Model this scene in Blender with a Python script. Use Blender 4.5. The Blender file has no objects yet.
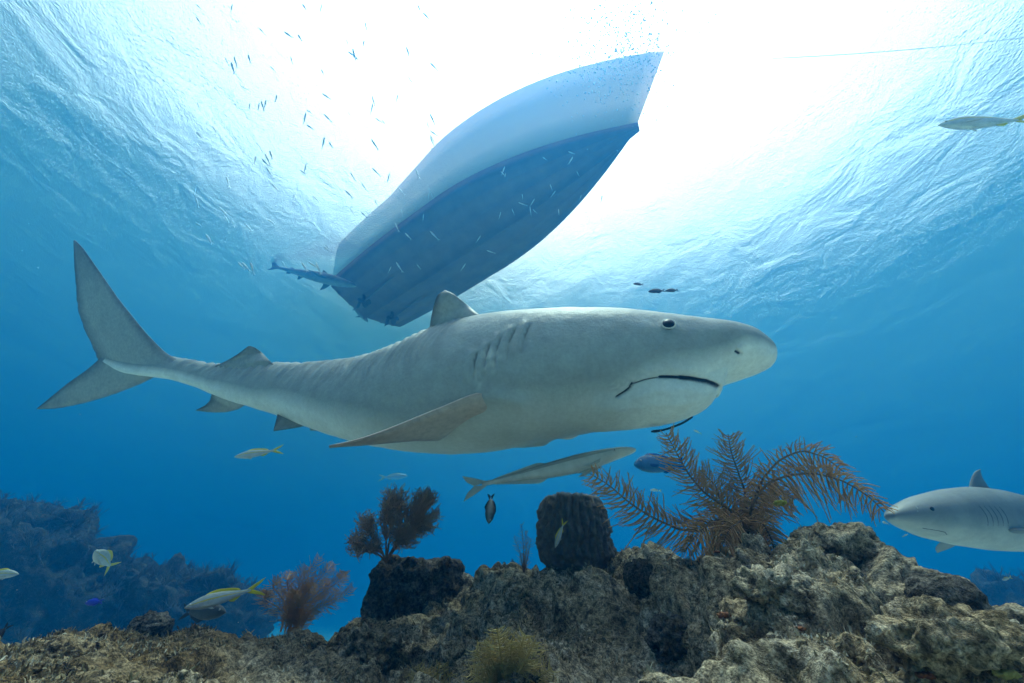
import bpy, math, random
import numpy as np
from mathutils import Vector, Matrix
from mathutils.bvhtree import BVHTree
random.seed(7); RNG = np.random.default_rng(7)
sc = bpy.context.scene
COL = sc.collection

# ------------------------------------------------------------------ camera, sky, sun, exposure
F = 420.0; PITCH = math.radians(34); ROLLC = math.radians(4); CAM = np.array((0., 0., 1.))
cam = bpy.data.objects.new('camera', bpy.data.cameras.new('camera')); COL.objects.link(cam)
cam.location = CAM
CF = np.array((0, math.cos(PITCH), math.sin(PITCH))); CU = np.array((0, -math.sin(PITCH), math.cos(PITCH))); CR = np.array((1., 0, 0))
CR, CU = CR*math.cos(ROLLC)+CU*math.sin(ROLLC), CU*math.cos(ROLLC)-CR*math.sin(ROLLC)      # the camera is rolled a little
cam.rotation_euler = Matrix((CR, CU, -CF)).transposed().to_euler()
cam.data.sensor_width = 36; cam.data.lens = F/1024*36; cam.data.clip_start = .02; cam.data.clip_end = 1500
sc.camera = cam
SUN_EL = math.radians(75); SUN_AZ = math.radians(14)
w = bpy.data.worlds.new('World'); sc.world = w; w.use_nodes = True
nt = w.node_tree; bg = nt.nodes['Background']; sky = nt.nodes.new('ShaderNodeTexSky')
sky.sky_type = 'NISHITA'; sky.sun_disc = False; sky.sun_elevation = SUN_EL; sky.sun_rotation = SUN_AZ
sky.dust_density = 10; sky.air_density = .5; sky.ozone_density = 1.0
wt = nt.nodes.new('ShaderNodeTexCoord'); wn = nt.nodes.new('ShaderNodeTexNoise'); wn.inputs['Scale'].default_value = 2.2; wn.inputs['Detail'].default_value = 5     # a thin veil of cloud
wr = nt.nodes.new('ShaderNodeMapRange'); wr.inputs[1].default_value = .3; wr.inputs[2].default_value = .65; wr.inputs[3].default_value = .62; wr.inputs[4].default_value = .92
wm = nt.nodes.new('ShaderNodeMixRGB'); wm.inputs[2].default_value = (6.9, 5.4, 5.0, 1)
nt.links.new(wt.outputs['Generated'], wn.inputs['Vector']); nt.links.new(wn.outputs[0], wr.inputs[0]); nt.links.new(wr.outputs[0], wm.inputs[0]); nt.links.new(sky.outputs[0], wm.inputs[1])
nt.links.new(wm.outputs[0], bg.inputs[0]); bg.inputs[1].default_value = .15
sl = bpy.data.lights.new('sun', 'SUN'); sl.energy = 2.5; sl.angle = math.radians(14); sl.color = (1, .87, .77)
so = bpy.data.objects.new('sun', sl); COL.objects.link(so)
SD = Vector((math.cos(SUN_EL)*math.sin(SUN_AZ), math.cos(SUN_EL)*math.cos(SUN_AZ), math.sin(SUN_EL)))
so.rotation_euler = SD.to_track_quat('Z', 'Y').to_euler()
vs = sc.view_settings; vs.view_transform = 'Standard'; vs.look = 'None'; vs.gamma = 1; vs.exposure = 1.75; vs.use_curve_mapping = False
cy = sc.cycles; cy.use_denoising = True; cy.volume_bounces = 1; cy.max_bounces = 6; cy.diffuse_bounces = 2; cy.glossy_bounces = 2
cy.transparent_max_bounces = 8; cy.caustics_reflective = False; cy.caustics_refractive = False; cy.sample_clamp_indirect = 6
cy.use_adaptive_sampling = True; cy.adaptive_threshold = .02
BED = -1.2
SURF = 10.0     # height of the water surface (the camera is at 1)

# ------------------------------------------------------------------ helpers
def ray(px, py): return CR*((px-512)/F)+CF+CU*((341.5-py)/F)
def U(px, py, d): return CAM+ray(px, py)*d                 # a point seen at a pixel, d metres deep
def G(px, py, r):                                         # the same, r metres away along the ground
    v = ray(px, py); return CAM+v*(r/math.hypot(v[0], v[1]))
def proj(P):
    q = np.asarray(P)-CAM; z = q@CF
    return np.stack((512+F*(q@CR)/z, 341.5-F*(q@CU)/z), -1)
def nrm(v): v = np.asarray(v, float); return v/np.maximum(np.linalg.norm(v, axis=-1, keepdims=True), 1e-12)

_perm = RNG.permutation(256); _perm = np.concatenate((_perm, _perm, _perm)); _grad = nrm(RNG.normal(size=(256, 3)))
def perlin(p):
    p = np.asarray(p, float); i = np.floor(p).astype(int); f = p-i; i &= 255; u = f*f*f*(f*(f*6-15)+10); out = 0
    for dx in (0, 1):
        for dy in (0, 1):
            for dz in (0, 1):
                h = _perm[_perm[_perm[(i[..., 0]+dx) & 255]+((i[..., 1]+dy) & 255)]+((i[..., 2]+dz) & 255)]
                g = _grad[h]; d = f-np.array((dx, dy, dz))
                wt = (u[..., 0] if dx else 1-u[..., 0])*(u[..., 1] if dy else 1-u[..., 1])*(u[..., 2] if dz else 1-u[..., 2])
                out = out+wt*(g*d).sum(-1)
    return out*1.6
def fbm(p, sc_, o=4, gain=.5):
    p = np.asarray(p)*sc_; a = 1; t = 0
    for k in range(o): t = t+a*perlin(p+k*17.3); p = p*2.03; a *= gain
    return t
_jit = RNG.random((256, 3))
def worley(p, s):
    p = np.asarray(p)*s; i = np.floor(p).astype(int); f = p-i; best = np.full(p.shape[:-1], 9.)
    for dx in (-1, 0, 1):
        for dy in (-1, 0, 1):
            for dz in (-1, 0, 1):
                h = _perm[_perm[_perm[(i[..., 0]+dx) & 255]+((i[..., 1]+dy) & 255)]+((i[..., 2]+dz) & 255)]
                d = np.array((dx, dy, dz))+_jit[h]-f; best = np.minimum(best, (d*d).sum(-1))
    return np.sqrt(best)
def sstep(a, b, x): t = np.clip((np.asarray(x, float)-a)/(b-a), 0, 1); return t*t*(3-2*t)

def mesh(name, V, Fc, mat=None, attrs=None, smooth=True):
    me = bpy.data.meshes.new(name)
    me.from_pydata(np.asarray(V, float).tolist(), [], Fc.tolist() if isinstance(Fc, np.ndarray) else Fc)
    if mat: me.materials.append(mat)
    for k, a in (attrs or {}).items():
        at = me.attributes.new(k, 'FLOAT', 'POINT'); at.data.foreach_set('value', np.asarray(a, np.float32))
    if smooth: me.polygons.foreach_set('use_smooth', np.ones(len(me.polygons), bool))
    me.update(); return me
def tag(o, label=None, cat=None, group=None, kind=None):
    for k, v in (('label', label), ('category', cat), ('group', group), ('kind', kind)):
        if v: o[k] = v
    return o
def link(name, me, parent=None):
    o = bpy.data.objects.new(name, me); COL.objects.link(o)
    if parent is not None: o.parent = parent
    return o
def obj(name, V, Fc, mat, parent=None, attrs=None, smooth=True):
    """one mesh object; under a parent at parent.location the vertices stay where they are in the world"""
    V = np.asarray(V, float)
    if parent is not None: V = V-np.array(parent.get('_at', (0, 0, 0)))
    return link(name, mesh(name, V, Fc, mat, attrs, smooth), parent)
def empty(name, loc, label, cat, group=None):
    o = bpy.data.objects.new(name, None); COL.objects.link(o); o.location = loc; o['_at'] = [float(x) for x in loc]; o.empty_display_size = .1
    return tag(o, label, cat, group)
def copy_tree(o, parent=None):
    c = o.copy(); COL.objects.link(c); c.parent = parent
    for ch in list(o.children): copy_tree(ch, c)
    return c
def grid_faces(n, m, wrap=True):
    """n rings of m vertices"""
    i = np.arange(n-1)[:, None]; j = np.arange(m if wrap else m-1)[None]; k = (j+1) % m
    return np.stack((i*m+j, i*m+k, (i+1)*m+k, (i+1)*m+j), -1).reshape(-1, 4)
def resample(P, n):
    P = np.asarray(P, float); s = np.r_[0, np.cumsum(np.linalg.norm(np.diff(P, axis=0), axis=1))]; t = np.linspace(0, s[-1], n)
    Q = np.stack([np.interp(t, s, P[:, k]) for k in range(P.shape[1])], -1)
    for _ in range(2):
        Q[1:-1] = (Q[:-2]+2*Q[1:-1]+Q[2:])/4
    return Q
def fin_mesh(LE, TE, th, n=22, m=11, tip=.15, rag=0., flare=0.):
    """two-sided fin between a leading and a trailing edge (both root to tip)"""
    LE = resample(LE, n); TE = resample(TE, n)
    if rag: TE = TE+(LE-TE)*(np.abs(perlin(TE*60))*rag)[:, None]
    c = np.linspace(0, 1, m)[None, :, None]; S = LE[:, None]*(1-c)+TE[:, None]*c
    du = np.gradient(S, axis=0); dv = np.gradient(S, axis=1); N = nrm(np.cross(du, dv)); N = nrm(N.mean((0, 1)))[None, None]*.6+N*.4
    cc = c[..., 0]; prof = np.sqrt(np.clip(cc, 0, 1))*(1-cc)**.8*2.0
    sp = np.linspace(0, 1, n)[:, None]; T = th*(tip+(1-tip)*(1-sp)**1.0)*(1+flare*np.exp(-sp/.09))*prof+th*.02
    A = S+N*T[..., None]*.5; B = S-N*T[..., None]*.5
    V = np.concatenate((A, B[:, ::-1]), 1); mm = 2*m; Fc = grid_faces(n, mm).tolist(); Fc.append([(n-1)*mm+k for k in range(mm)])
    at = {'span': np.repeat(np.linspace(0, 1, n), mm), 'chord': np.tile(np.r_[np.linspace(0, 1, m), np.linspace(1, 0, m)], n)}
    return V.reshape(-1, 3), Fc, at
def join(*parts):
    V = []; Fc = []; n = 0; at = {}
    for v, f, a in parts:
        V.append(v); Fc += [[i+n for i in q] for q in (f.tolist() if isinstance(f, np.ndarray) else f)]; n += len(v)
        for k in a: at.setdefault(k, []).append(a[k])
    return np.concatenate(V), Fc, {k: np.concatenate(x) for k, x in at.items()}
ico = np.array([(0, 0, 1), (.9, 0, .45), (.28, .85, .45), (-.72, .53, .45), (-.72, -.53, .45), (.28, -.85, .45), (.72, .53, -.45), (-.28, .85, -.45), (-.9, 0, -.45), (-.28, -.85, -.45), (.72, -.53, -.45), (0, 0, -1)])
icf = np.array([(0, 1, 2), (0, 2, 3), (0, 3, 4), (0, 4, 5), (0, 5, 1), (1, 6, 2), (2, 7, 3), (3, 8, 4), (4, 9, 5), (5, 10, 1), (6, 7, 2), (7, 8, 3), (8, 9, 4), (9, 10, 5), (10, 6, 1), (11, 7, 6), (11, 8, 7), (11, 9, 8), (11, 10, 9), (11, 6, 10)])
class Tubes:
    def __init__(s): s.V = []; s.F = []; s.n = 0
    def add(s, P, R, k=4):
        P = np.asarray(P, float); n = len(P); T = nrm(np.gradient(P, axis=0)); a = np.array((.31, .83, .46)); X = nrm(np.cross(T, a)); Y = np.cross(T, X)
        ph = np.arange(k)*2*np.pi/k; R = np.broadcast_to(np.asarray(R, float), (n,))
        V = P[:, None]+R[:, None, None]*(X[:, None]*np.cos(ph)[None, :, None]+Y[:, None]*np.sin(ph)[None, :, None])
        s.V.append(V.reshape(-1, 3)); s.F.append(grid_faces(n, k)+s.n); s.n += n*k
    def get(s): return np.concatenate(s.V), np.concatenate(s.F)

# ------------------------------------------------------------------ materials
class NT:
    def __init__(s, name, vol=False):
        s.m = bpy.data.materials.new(name); s.m.use_nodes = True; s.t = s.m.node_tree; s.b = s.t.nodes['Principled BSDF']
        s.tc = s.t.nodes.new('ShaderNodeTexCoord')
    def n(s, ty, **k):
        x = s.t.nodes.new('ShaderNode'+ty)
        for a, v in k.items():
            if a in x.inputs: x.inputs[a].default_value = v
            else: setattr(x, a, v)
        return x
    def l(s, a, b): s.t.links.new(a, b)
    def attr(s, nm): return s.n('Attribute', attribute_name=nm).outputs['Fac']
    def noise(s, scale, detail=5, rough=.55, dist=0., coord='Object', stretch=None):
        x = s.n('TexNoise'); x.inputs['Scale'].default_value = scale; x.inputs['Detail'].default_value = detail
        x.inputs['Roughness'].default_value = rough; x.inputs['Distortion'].default_value = dist
        src = s.tc.outputs[coord]
        if stretch: mp = s.n('Mapping'); mp.inputs['Scale'].default_value = stretch; s.l(src, mp.inputs[0]); src = mp.outputs[0]
        s.l(src, x.inputs['Vector']); return x.outputs['Fac']
    def ramp(s, x, *stops):
        r = s.n('ValToRGB'); e = r.color_ramp.elements
        while len(e) < len(stops): e.new(.5)
        for q, (p, c) in zip(e, stops): q.position = p; q.color = (*((c,)*3 if isinstance(c, (int, float)) else c), 1)
        s.l(x, r.inputs[0]); return r.outputs[0]
    def math(s, op, a, b=None, c=None):
        x = s.n('Math', operation=op)
        for i, v in enumerate((a, b, c)):
            if v is None: continue
            if isinstance(v, (int, float)): x.inputs[i].default_value = v
            else: s.l(v, x.inputs[i])
        return x.outputs[0]
    def mix(s, f, a, b, mode='MIX'):
        x = s.n('MixRGB', blend_type=mode)
        for i, v in enumerate((f, a, b)):
            if isinstance(v, (int, float)): x.inputs[i].default_value = v if i == 0 else (v, v, v, 1)
            elif isinstance(v, tuple): x.inputs[i].default_value = (*v, 1)
            else: s.l(v, x.inputs[i])
        return x.outputs[0]
    def color(s, c): s.l(c, s.b.inputs['Base Color']) if not isinstance(c, tuple) else setattr(s.b.inputs['Base Color'], 'default_value', (*c, 1)); return s
    def bump(s, h, dist, strength=1.):
        x = s.n('Bump'); x.inputs['Strength'].default_value = strength; x.inputs['Distance'].default_value = dist; s.l(h, x.inputs['Height'])
        s.l(x.outputs[0], s.b.inputs['Normal']); return s
    def rough(s, r, spec=.35): s.b.inputs['Roughness'].default_value = r; s.b.inputs['Specular IOR Level'].default_value = spec; return s

def skin_mat(name, back, belly, edge=(-.1, .25), stripes=0., mott=.25):
    t = NT(name); v = t.attr('v'); n1 = t.noise(2.3, 5, .6); n2 = t.noise(9, 5, .65)
    vv = t.math('ADD', v, t.math('MULTIPLY', t.math('SUBTRACT', n1, .5), .4)); vv = t.math('ADD', vv, t.math('MULTIPLY', t.math('SUBTRACT', n2, .5), .12))
    f = t.ramp(t.math('MULTIPLY_ADD', vv, .5, .5), (.5+edge[0]/2, 0.), (.5+edge[1]/2, 1.))
    c = t.mix(f, belly, back)
    sp = t.ramp(n2, (.3, 1-mott), (.7, 1+mott*.2)); c = t.mix(1, c, sp, 'MULTIPLY')
    fine = t.ramp(t.noise(55, 4, .7), (.3, .86), (.65, 1.)); c = t.mix(1, c, fine, 'MULTIPLY')
    if stripes:
        st = t.attr('stripe'); c = t.mix(t.math('MULTIPLY', st, stripes), c, tuple(x*.45 for x in back))
        c = t.mix(t.attr('scar'), c, (.62, .62, .58)); c = t.mix(t.attr('cut'), c, (.012, .012, .013))
    t.color(c).rough(.5, .3); t.bump(t.math('ADD', t.noise(70, 4, .65), t.math('MULTIPLY', t.noise(16, 5, .6), .8)), .005, .5); return t.m
def plain(name, c, rough=.7, var=.25, scale=30, spec=.3, bump=0.):
    t = NT(name); n = t.noise(scale, 4, .6); t.color(t.mix(n, tuple(x*(1-var) for x in c), tuple(min(1, x*(1+var)) for x in c))).rough(rough, spec)
    if bump: t.bump(n, bump)
    return t.m
M = {}
M['shark'] = skin_mat('tiger_shark_skin', (.335, .37, .35), (.84, .86, .81), (-.62, -.2), .9, .2)
def fin_mat(name, c, dk):
    t = NT(name); sp = t.attr('span'); ch = t.attr('chord'); n1 = t.noise(7, 5, .6); n2 = t.noise(40, 4, .6)
    k = t.math('ADD', t.math('ADD', t.ramp(ch, (.72, 0.), (1., .8)), t.ramp(sp, (.6, 0.), (1., .6))), t.ramp(ch, (0., .5), (.12, 0.))); k = t.math('ADD', k, t.math('MULTIPLY', t.math('SUBTRACT', n1, .5), .7)); k.node.use_clamp = True
    col = t.mix(k, c, dk); col = t.mix(1, col, t.ramp(n2, (.3, .8), (.7, 1.08)), 'MULTIPLY'); t.color(col).rough(.5, .3); t.bump(t.noise(60, 4, .6), .003, .5); return t.m
M['shark_fin'] = fin_mat('tiger_shark_fin_skin', (.33, .35, .325), (.075, .075, .07))
M['pect_fin'] = fin_mat('pectoral_fin_skin', (.58, .47, .39), (.27, .2, .16))
M['reef_shark'] = skin_mat('reef_shark_skin', (.20, .2, .185), (.42, .41, .37), (-.75, .1), 0, .4)
M['reef_fin'] = plain('reef_shark_fin_skin', (.13, .135, .12), .55)
M['eye'] = plain('eye_black', (.004, .004, .005), .35, 0, 10, .25)
M['eye_ring'] = plain('eye_rim', (.6, .58, .52), .5)
M['black'] = plain('dark_line', (.012, .011, .01), .6)

def fish_mat(name, top, side, belly, stripe=None, sw=(.46, .54)):
    t = NT(name); v = t.math('MULTIPLY_ADD', t.attr('v'), .5, .5)
    c = t.ramp(v, (.1, belly), (.45, side), (.62, side), (.9, top))
    n = t.noise(14, 4, .6); c = t.mix(1, c, t.ramp(n, (.3, .75), (.7, 1.)), 'MULTIPLY')
    if stripe: c = t.mix(t.ramp(v, (sw[0]-.05, 0.), (sw[0], 1.), (sw[1], 1.), (sw[1]+.05, 0.)), c, stripe)
    t.color(c).rough(.38, .45); t.bump(t.n('TexVoronoi', Scale=60.).outputs[0], .006, .4); return t.m
M['snapper'] = fish_mat('snapper_skin', (.34, .38, .36), (.55, .6, .62), (.7, .72, .7), (.62, .5, .05), (.55, .60))
M['yellow_fin'] = plain('yellow_fin_skin', (.62, .5, .02), .5, .2, 8)
M['remora'] = fish_mat('remora_skin', (.36, .36, .32), (.78, .77, .7), (.85, .84, .78), (.42, .42, .38), (.62, .67))
M['remora_fin'] = plain('remora_fin_skin', (.5, .5, .45), .5)
M['parrot'] = fish_mat('parrotfish_skin', (.0, .10, .24), (.0, .15, .36), (.0, .16, .36))
M['parrot_fin'] = plain('parrotfish_fin_skin', (.0, .08, .25), .5)
M['dark_fish'] = fish_mat('dark_fish_skin', (.015, .015, .018), (.03, .03, .035), (.05, .05, .05))
M['dark_fin'] = plain('dark_fin_skin', (.02, .02, .022), .5)
M['damsel'] = fish_mat('damsel_skin', (.04, .045, .05), (.3, .32, .32), (.05, .05, .05))
M['bait'] = fish_mat('baitfish_skin', (.2, .24, .26), (.55, .58, .6), (.8, .8, .78))
M['blue'] = plain('vivid_blue_skin', (.02, .04, .5), .4)

# ------------------------------------------------------------------ the sea: surface, haze, sand
t = NT('water'); n = t.t.nodes; n.remove(t.b); out = n['Material Output']
mixn = t.n('MixShader'); tr = t.n('BsdfTransparent'); gl = t.n('BsdfGlossy'); gl.inputs['Roughness'].default_value = .28; fr = t.n('Fresnel'); fr.inputs[0].default_value = 1.333
def wave(rot, scl, s, d, ds):
    mp = t.n('Mapping'); mp.inputs['Rotation'].default_value = (0, 0, rot); mp.inputs['Scale'].default_value = scl; t.l(t.tc.outputs['Object'], mp.inputs[0])
    x = t.n('TexNoise'); x.inputs['Scale'].default_value = s; x.inputs['Detail'].default_value = d; x.inputs['Roughness'].default_value = .55; x.inputs['Distortion'].default_value = ds
    t.l(mp.outputs[0], x.inputs['Vector']); return x.outputs['Fac']
hgt = t.math('ADD', t.math('MULTIPLY', wave(.6, (.5, .3, 1), .5, 2, .4), .7), t.math('MULTIPLY', t.math('MULTIPLY', wave(-.35, (1., .7, 1), 1.1, 5, .9), t.ramp(wave(.2, (.3, .2, 1), .7, 3, .6), (.36, .10), (.68, .36))), 1.0))
hgt = t.math('ADD', hgt, t.math('MULTIPLY', wave(1.1, (1., 1., 1), 26, 1, 0), .055))       # the finest ripples
bp = t.n('Bump'); bp.inputs['Strength'].default_value = 1; bp.inputs['Distance'].default_value = .17; t.l(hgt, bp.inputs['Height'])
t.l(bp.outputs[0], fr.inputs['Normal']); t.l(bp.outputs[0], gl.inputs['Normal'])
t.l(fr.outputs[0], mixn.inputs[0]); t.l(tr.outputs[0], mixn.inputs[1]); t.l(gl.outputs[0], mixn.inputs[2]); t.l(mixn.outputs[0], out.inputs[0]); M['water'] = t.m
S = 150
tag(obj('water_surface', [(-S, -S, SURF), (S, -S, SURF), (S, S, SURF), (-S, S, SURF)], [(0, 1, 2, 3)], M['water']), kind='structure')
t = NT('sand'); c = t.mix(t.noise(.8, 6, .6), (.55, .51, .44), (.75, .7, .62)); t.color(c).rough(.9, .2); t.bump(t.noise(3, 6, .6), .05); M['sand'] = t.m
S = 140
tag(obj('seabed', [(-S, -S, BED), (S, -S, BED), (S, S, BED), (-S, S, BED)], [(0, 1, 2, 3)], M['sand']), kind='structure')
S = 160; TOP = SURF+4.6
SS = (.0001, .0090, .0262); SA = (.073, .038, .025)     # scattering and absorption of the sea water per metre, for red, green, blue
hz = tag(obj('haze', [(x, y, z) for z in (BED-1, TOP) for y in (-S, S) for x in (-S, S)], [(0, 2, 3, 1), (4, 5, 7, 6), (0, 1, 5, 4), (2, 6, 7, 3), (0, 4, 6, 2), (1, 3, 7, 5)], None, smooth=False), kind='stuff')
m = bpy.data.materials.new('sea_water_volume'); m.use_nodes = True; n = m.node_tree.nodes; L = m.node_tree.links; n.clear(); out = n.new('ShaderNodeOutputMaterial')
a = n.new('ShaderNodeVolumeScatter'); D = max(SS); a.inputs['Density'].default_value = D; a.inputs['Color'].default_value = (*[x/D for x in SS], 1); a.inputs['Anisotropy'].default_value = .58
b = n.new('ShaderNodeVolumeAbsorption'); D = max(SA); b.inputs['Density'].default_value = D; b.inputs['Color'].default_value = (*[1-x/D for x in SA], 1)
ad = n.new('ShaderNodeAddShader'); L.new(a.outputs[0], ad.inputs[0]); L.new(b.outputs[0], ad.inputs[1]); L.new(ad.outputs[0], out.inputs['Volume']); hz.data.materials.append(m)

# ------------------------------------------------------------------ the reef
def rock_mat(name, c1, c2, c3, dark=.35, dim_left=False):
    t = NT(name); a = t.noise(2.2, 6, .62, .3); b = t.noise(11, 6, .65); f = t.noise(60, 5, .7); g = t.noise(190, 3, .7)
    c = t.mix(t.ramp(a, (.35, 0.), (.62, 1.)), c1, c2); c = t.mix(t.ramp(b, (.5, 0.), (.66, .85)), c, c3)
    c = t.mix(t.ramp(t.noise(5.3, 5, .6), (.56, 0.), (.68, .7)), c, (.07, .055, .032))
    c = t.mix(t.ramp(t.noise(16, 4, .55), (.55, 0.), (.66, .75)), c, (.045, .04, .028))
    c = t.mix(t.ramp(t.noise(8.1, 5, .6, .5), (.62, 0.), (.72, .35)), c, (.15, .07, .075))
    c = t.mix(1, c, t.ramp(f, (.38, dark*.6), (.6, 1.2)), 'MULTIPLY'); c = t.mix(1, c, t.ramp(g, (.35, .4), (.6, 1.2)), 'MULTIPLY')
    if dim_left:                                              # colour dimmed to olive brown at left, offsetting the stronger light on flatter ground
        xs = t.n('SeparateXYZ'); t.l(t.tc.outputs['Object'], xs.inputs[0]); k = t.math('ADD', xs.outputs[0], t.math('MULTIPLY', t.math('SUBTRACT', a, .5), 1.6))
        k = t.ramp(t.math('MULTIPLY_ADD', k, .5, 1.), (.35, 1.), (.85, 0.)); c = t.mix(k, c, t.mix(1, c, (.58, .5, .38), 'MULTIPLY'))
    vo = t.n('TexVoronoi', Scale=26.); t.l(t.tc.outputs['Object'], vo.inputs['Vector'])
    h = t.math('ADD', t.math('MULTIPLY', b, .5), t.math('ADD', t.math('MULTIPLY', f, .5), t.math('MULTIPLY', vo.outputs[0], .35))); h = t.math('ADD', h, t.math('MULTIPLY', g, .2))
    t.color(c).rough(.92, .12); t.bump(h, .045, 1.); return t.m
M['reef'] = rock_mat('reef_rock', (.38, .27, .15), (.62, .49, .33), (.76, .65, .50), .45, True)
M['dark_rock'] = rock_mat('dark_reef_rock', (.11, .09, .07), (.19, .165, .135), (.32, .28, .24))
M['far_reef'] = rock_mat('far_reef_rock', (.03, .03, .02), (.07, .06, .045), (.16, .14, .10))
CP = []
def cp(px, *pr_):
    for py, r in pr_: CP.append(G(px, py, r))
cp(-120, (690, 1.3), (640, 2.2)); cp(0, (690, 1.3), (660, 1.7), (634, 2.2)); cp(120, (690, 1.3), (655, 1.7), (627, 2.2)); cp(230, (690, 1.3), (650, 1.7), (620, 2.1)); cp(330, (694, 1.3), (664, 1.6), (622, 2.4))
cp(400, (694, 1.3), (670, 1.6), (640, 2.1)); cp(480, (690, 1.2), (635, 1.55), (590, 2.0), (562, 2.5)); cp(560, (690, 1.1), (635, 1.45), (590, 1.9), (562, 2.4)); cp(640, (690, 1.0), (630, 1.3), (578, 1.65), (548, 2.0))
cp(720, (700, .9), (610, 1.1), (555, 1.35), (531, 1.55)); cp(800, (700, .85), (610, 1.05), (552, 1.3), (526, 1.5)); cp(880, (700, .85), (620, 1.05), (568, 1.25), (546, 1.45)); cp(960, (700, .85), (640, 1.05), (600, 1.25), (586, 1.4)); cp(1024, (700, .85), (650, 1.05), (618, 1.3)); cp(1120, (700, .9), (680, 1.2))
for k in range(9):
    az = math.radians(-64+16*k); e = np.array((math.sin(az), math.cos(az), 0)); hb0 = CP and np.interp(math.degrees(az), [-60, -20, 0, 20, 35, 60], [-.25, -.15, .1, .05, -.15, -.7])
    CP.append(CAM+e*2.7+np.array((0, 0, hb0))); CP.append(CAM+e*3.6+np.array((0, 0, -1.3))); CP.append(CAM+e*5+np.array((0, 0, -2.3))); CP.append(CAM+e*.45+np.array((0, 0, -.75)))
CP.append(np.array((0, -.6, -.2))); CP = np.array(CP)
def tps(r2): return np.where(r2 > 1e-12, .5*r2*np.log(np.maximum(r2, 1e-12)), 0)
K = tps(((CP[:, None, :2]-CP[None, :, :2])**2).sum(-1))+np.eye(len(CP))*.004; Pm = np.c_[np.ones(len(CP)), CP[:, :2]]
sol = np.linalg.solve(np.block([[K, Pm], [Pm.T, np.zeros((3, 3))]]), np.r_[CP[:, 2], 0, 0, 0])
def base_h(x, y):
    q = np.stack((x, y), -1); o = np.empty(len(q))
    for a in range(0, len(q), 40000): o[a:a+40000] = tps(((q[a:a+40000, None]-CP[None, :, :2])**2).sum(-1))@sol[:-3]
    return o+sol[-3]+q@sol[-2:]
gx = np.r_[np.linspace(-4.2, -2.6, 60)[:-1], np.linspace(-2.6, 2.3, 800), np.linspace(2.3, 3.4, 40)[1:]]; gy = np.r_[np.linspace(.35, .7, 24)[:-1], np.linspace(.7, 2.35, 380), np.linspace(2.35, 4.6, 110)[1:]]; NX, NY = len(gx), len(gy)
X, Y = np.meshgrid(gx, gy); Hh = base_h(X.ravel(), Y.ravel()).reshape(X.shape)
edge = np.minimum.reduce([X-gx[0], gx[-1]-X, gy[-1]-Y]); Hh = Hh*sstep(0, .6, edge)+(BED-.3)*(1-sstep(0, .6, edge)); Hh = np.maximum(Hh, BED-.35)
P0 = np.stack((X, Y, Hh), -1); Nr = nrm(np.cross(np.gradient(P0, axis=1), np.gradient(P0, axis=0)))
lump = worley(P0+.1*np.stack([fbm(P0+7*k, 3, 2) for k in range(3)], -1), 5.5); lump2 = worley(P0, 15)
dsp = .085*fbm(P0, 2.6, 3)+.10*(.55-lump)+.05*(.5-lump2)+.011*(.5-worley(P0, 38))+.018*fbm(P0, 14, 4, .5)
pp = proj(P0)
for hx, hy, hr, ha in ((652, 628, 34, .20), (612, 664, 30, .13), (480, 655, 22, .07), (890, 615, 16, .10), (430, 630, 20, .08), (775, 650, 22, .06)):
    dsp -= ha*np.exp(-(((pp[..., 0]-hx)/hr)**2+((pp[..., 1]-hy)/hr)**2))*(P0[..., 1] > .6)
dsp -= .045
pit = sstep(.15, .55, fbm(P0+3.3, 4.2, 3)); dsp -= .10*pit
dsp = (dsp+.045)*(.5+.5*sstep(-1.0, -.2, X))-.045
P1 = P0+Nr*dsp[..., None]
P1 += .009*np.stack([perlin(P0*19+k*31) for k in range(3)], -1)
RV = P1.reshape(-1, 3); RF = grid_faces(NY, NX, False)
tag(obj('reef', RV, RF, M['reef']), kind='structure')
BVH = BVHTree.FromPolygons(RV.tolist(), RF.tolist())
def on_reef(px, py):
    h = BVH.ray_cast(Vector(CAM), Vector(nrm(ray(px, py))))
    return (np.array(h[0]), np.array(h[1])*(1 if h[1].z > 0 else -1)) if h[0] is not None else (G(px, py, 1.6), np.array((0, 0, 1.)))
def ico_sphere(n):
    import bmesh
    bm = bmesh.new(); bmesh.ops.create_icosphere(bm, subdivisions=n, radius=1); bm.verts.ensure_lookup_table()
    V = np.array([v.co[:] for v in bm.verts]); Fc = np.array([[v.index for v in f.verts] for f in bm.faces]); bm.free(); return V, Fc
SPH = {k: ico_sphere(k) for k in (3, 4, 5, 6)}
def boulder(name, c, rad, label, cat, mat, lv=5, amp=.16, sq=2.6, seed=0, par=None, freq=2.2, group=None):
    D, Fc = SPH[lv]; r = 1/((np.abs(D)**sq).sum(-1))**(1/sq); q = D*r[:, None]; s = max(rad); w_ = q*np.array(rad); sd = np.array((seed*3.7, seed*1.9, seed*2.3))
    d = amp*s*(fbm(w_/s+sd, freq, 4, .55)+.8*(.5-worley(w_/s+sd, 3.1))+.25*(.5-worley(w_/s+sd, 8)))
    V = c+w_+D*d[:, None]; o = obj(name, V, Fc, mat, par)
    return tag(o, label, cat, group) if par is None else o
boulder('boulder', U(402, 604, 2.02), (.16, .15, .19), 'dark squat reef rock under the bushy sea fan', 'rock', M['dark_rock'], 6, .12, 4, 1, freq=3)
boulder('boulder', U(440, 592, 2.08), (.11, .12, .15), 'lumpy dark rock joined to the right of the sea fan rock', 'rock', M['dark_rock'], 5, .16, 3, 2)
boulder('boulder', U(372, 652, 1.7), (.13, .12, .09), 'rugged grey rock in front of the sea fan rock', 'rock', M['reef'], 6, .22, 2.4, 3)
boulder('boulder', on_reef(958, 604)[0]+np.array((.0, .03, .0)), (.075, .07, .06), 'rounded brown coral knob on the right slope under the reef shark', 'rock', M['dark_rock'], 5, .1, 2.2, 4)
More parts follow.
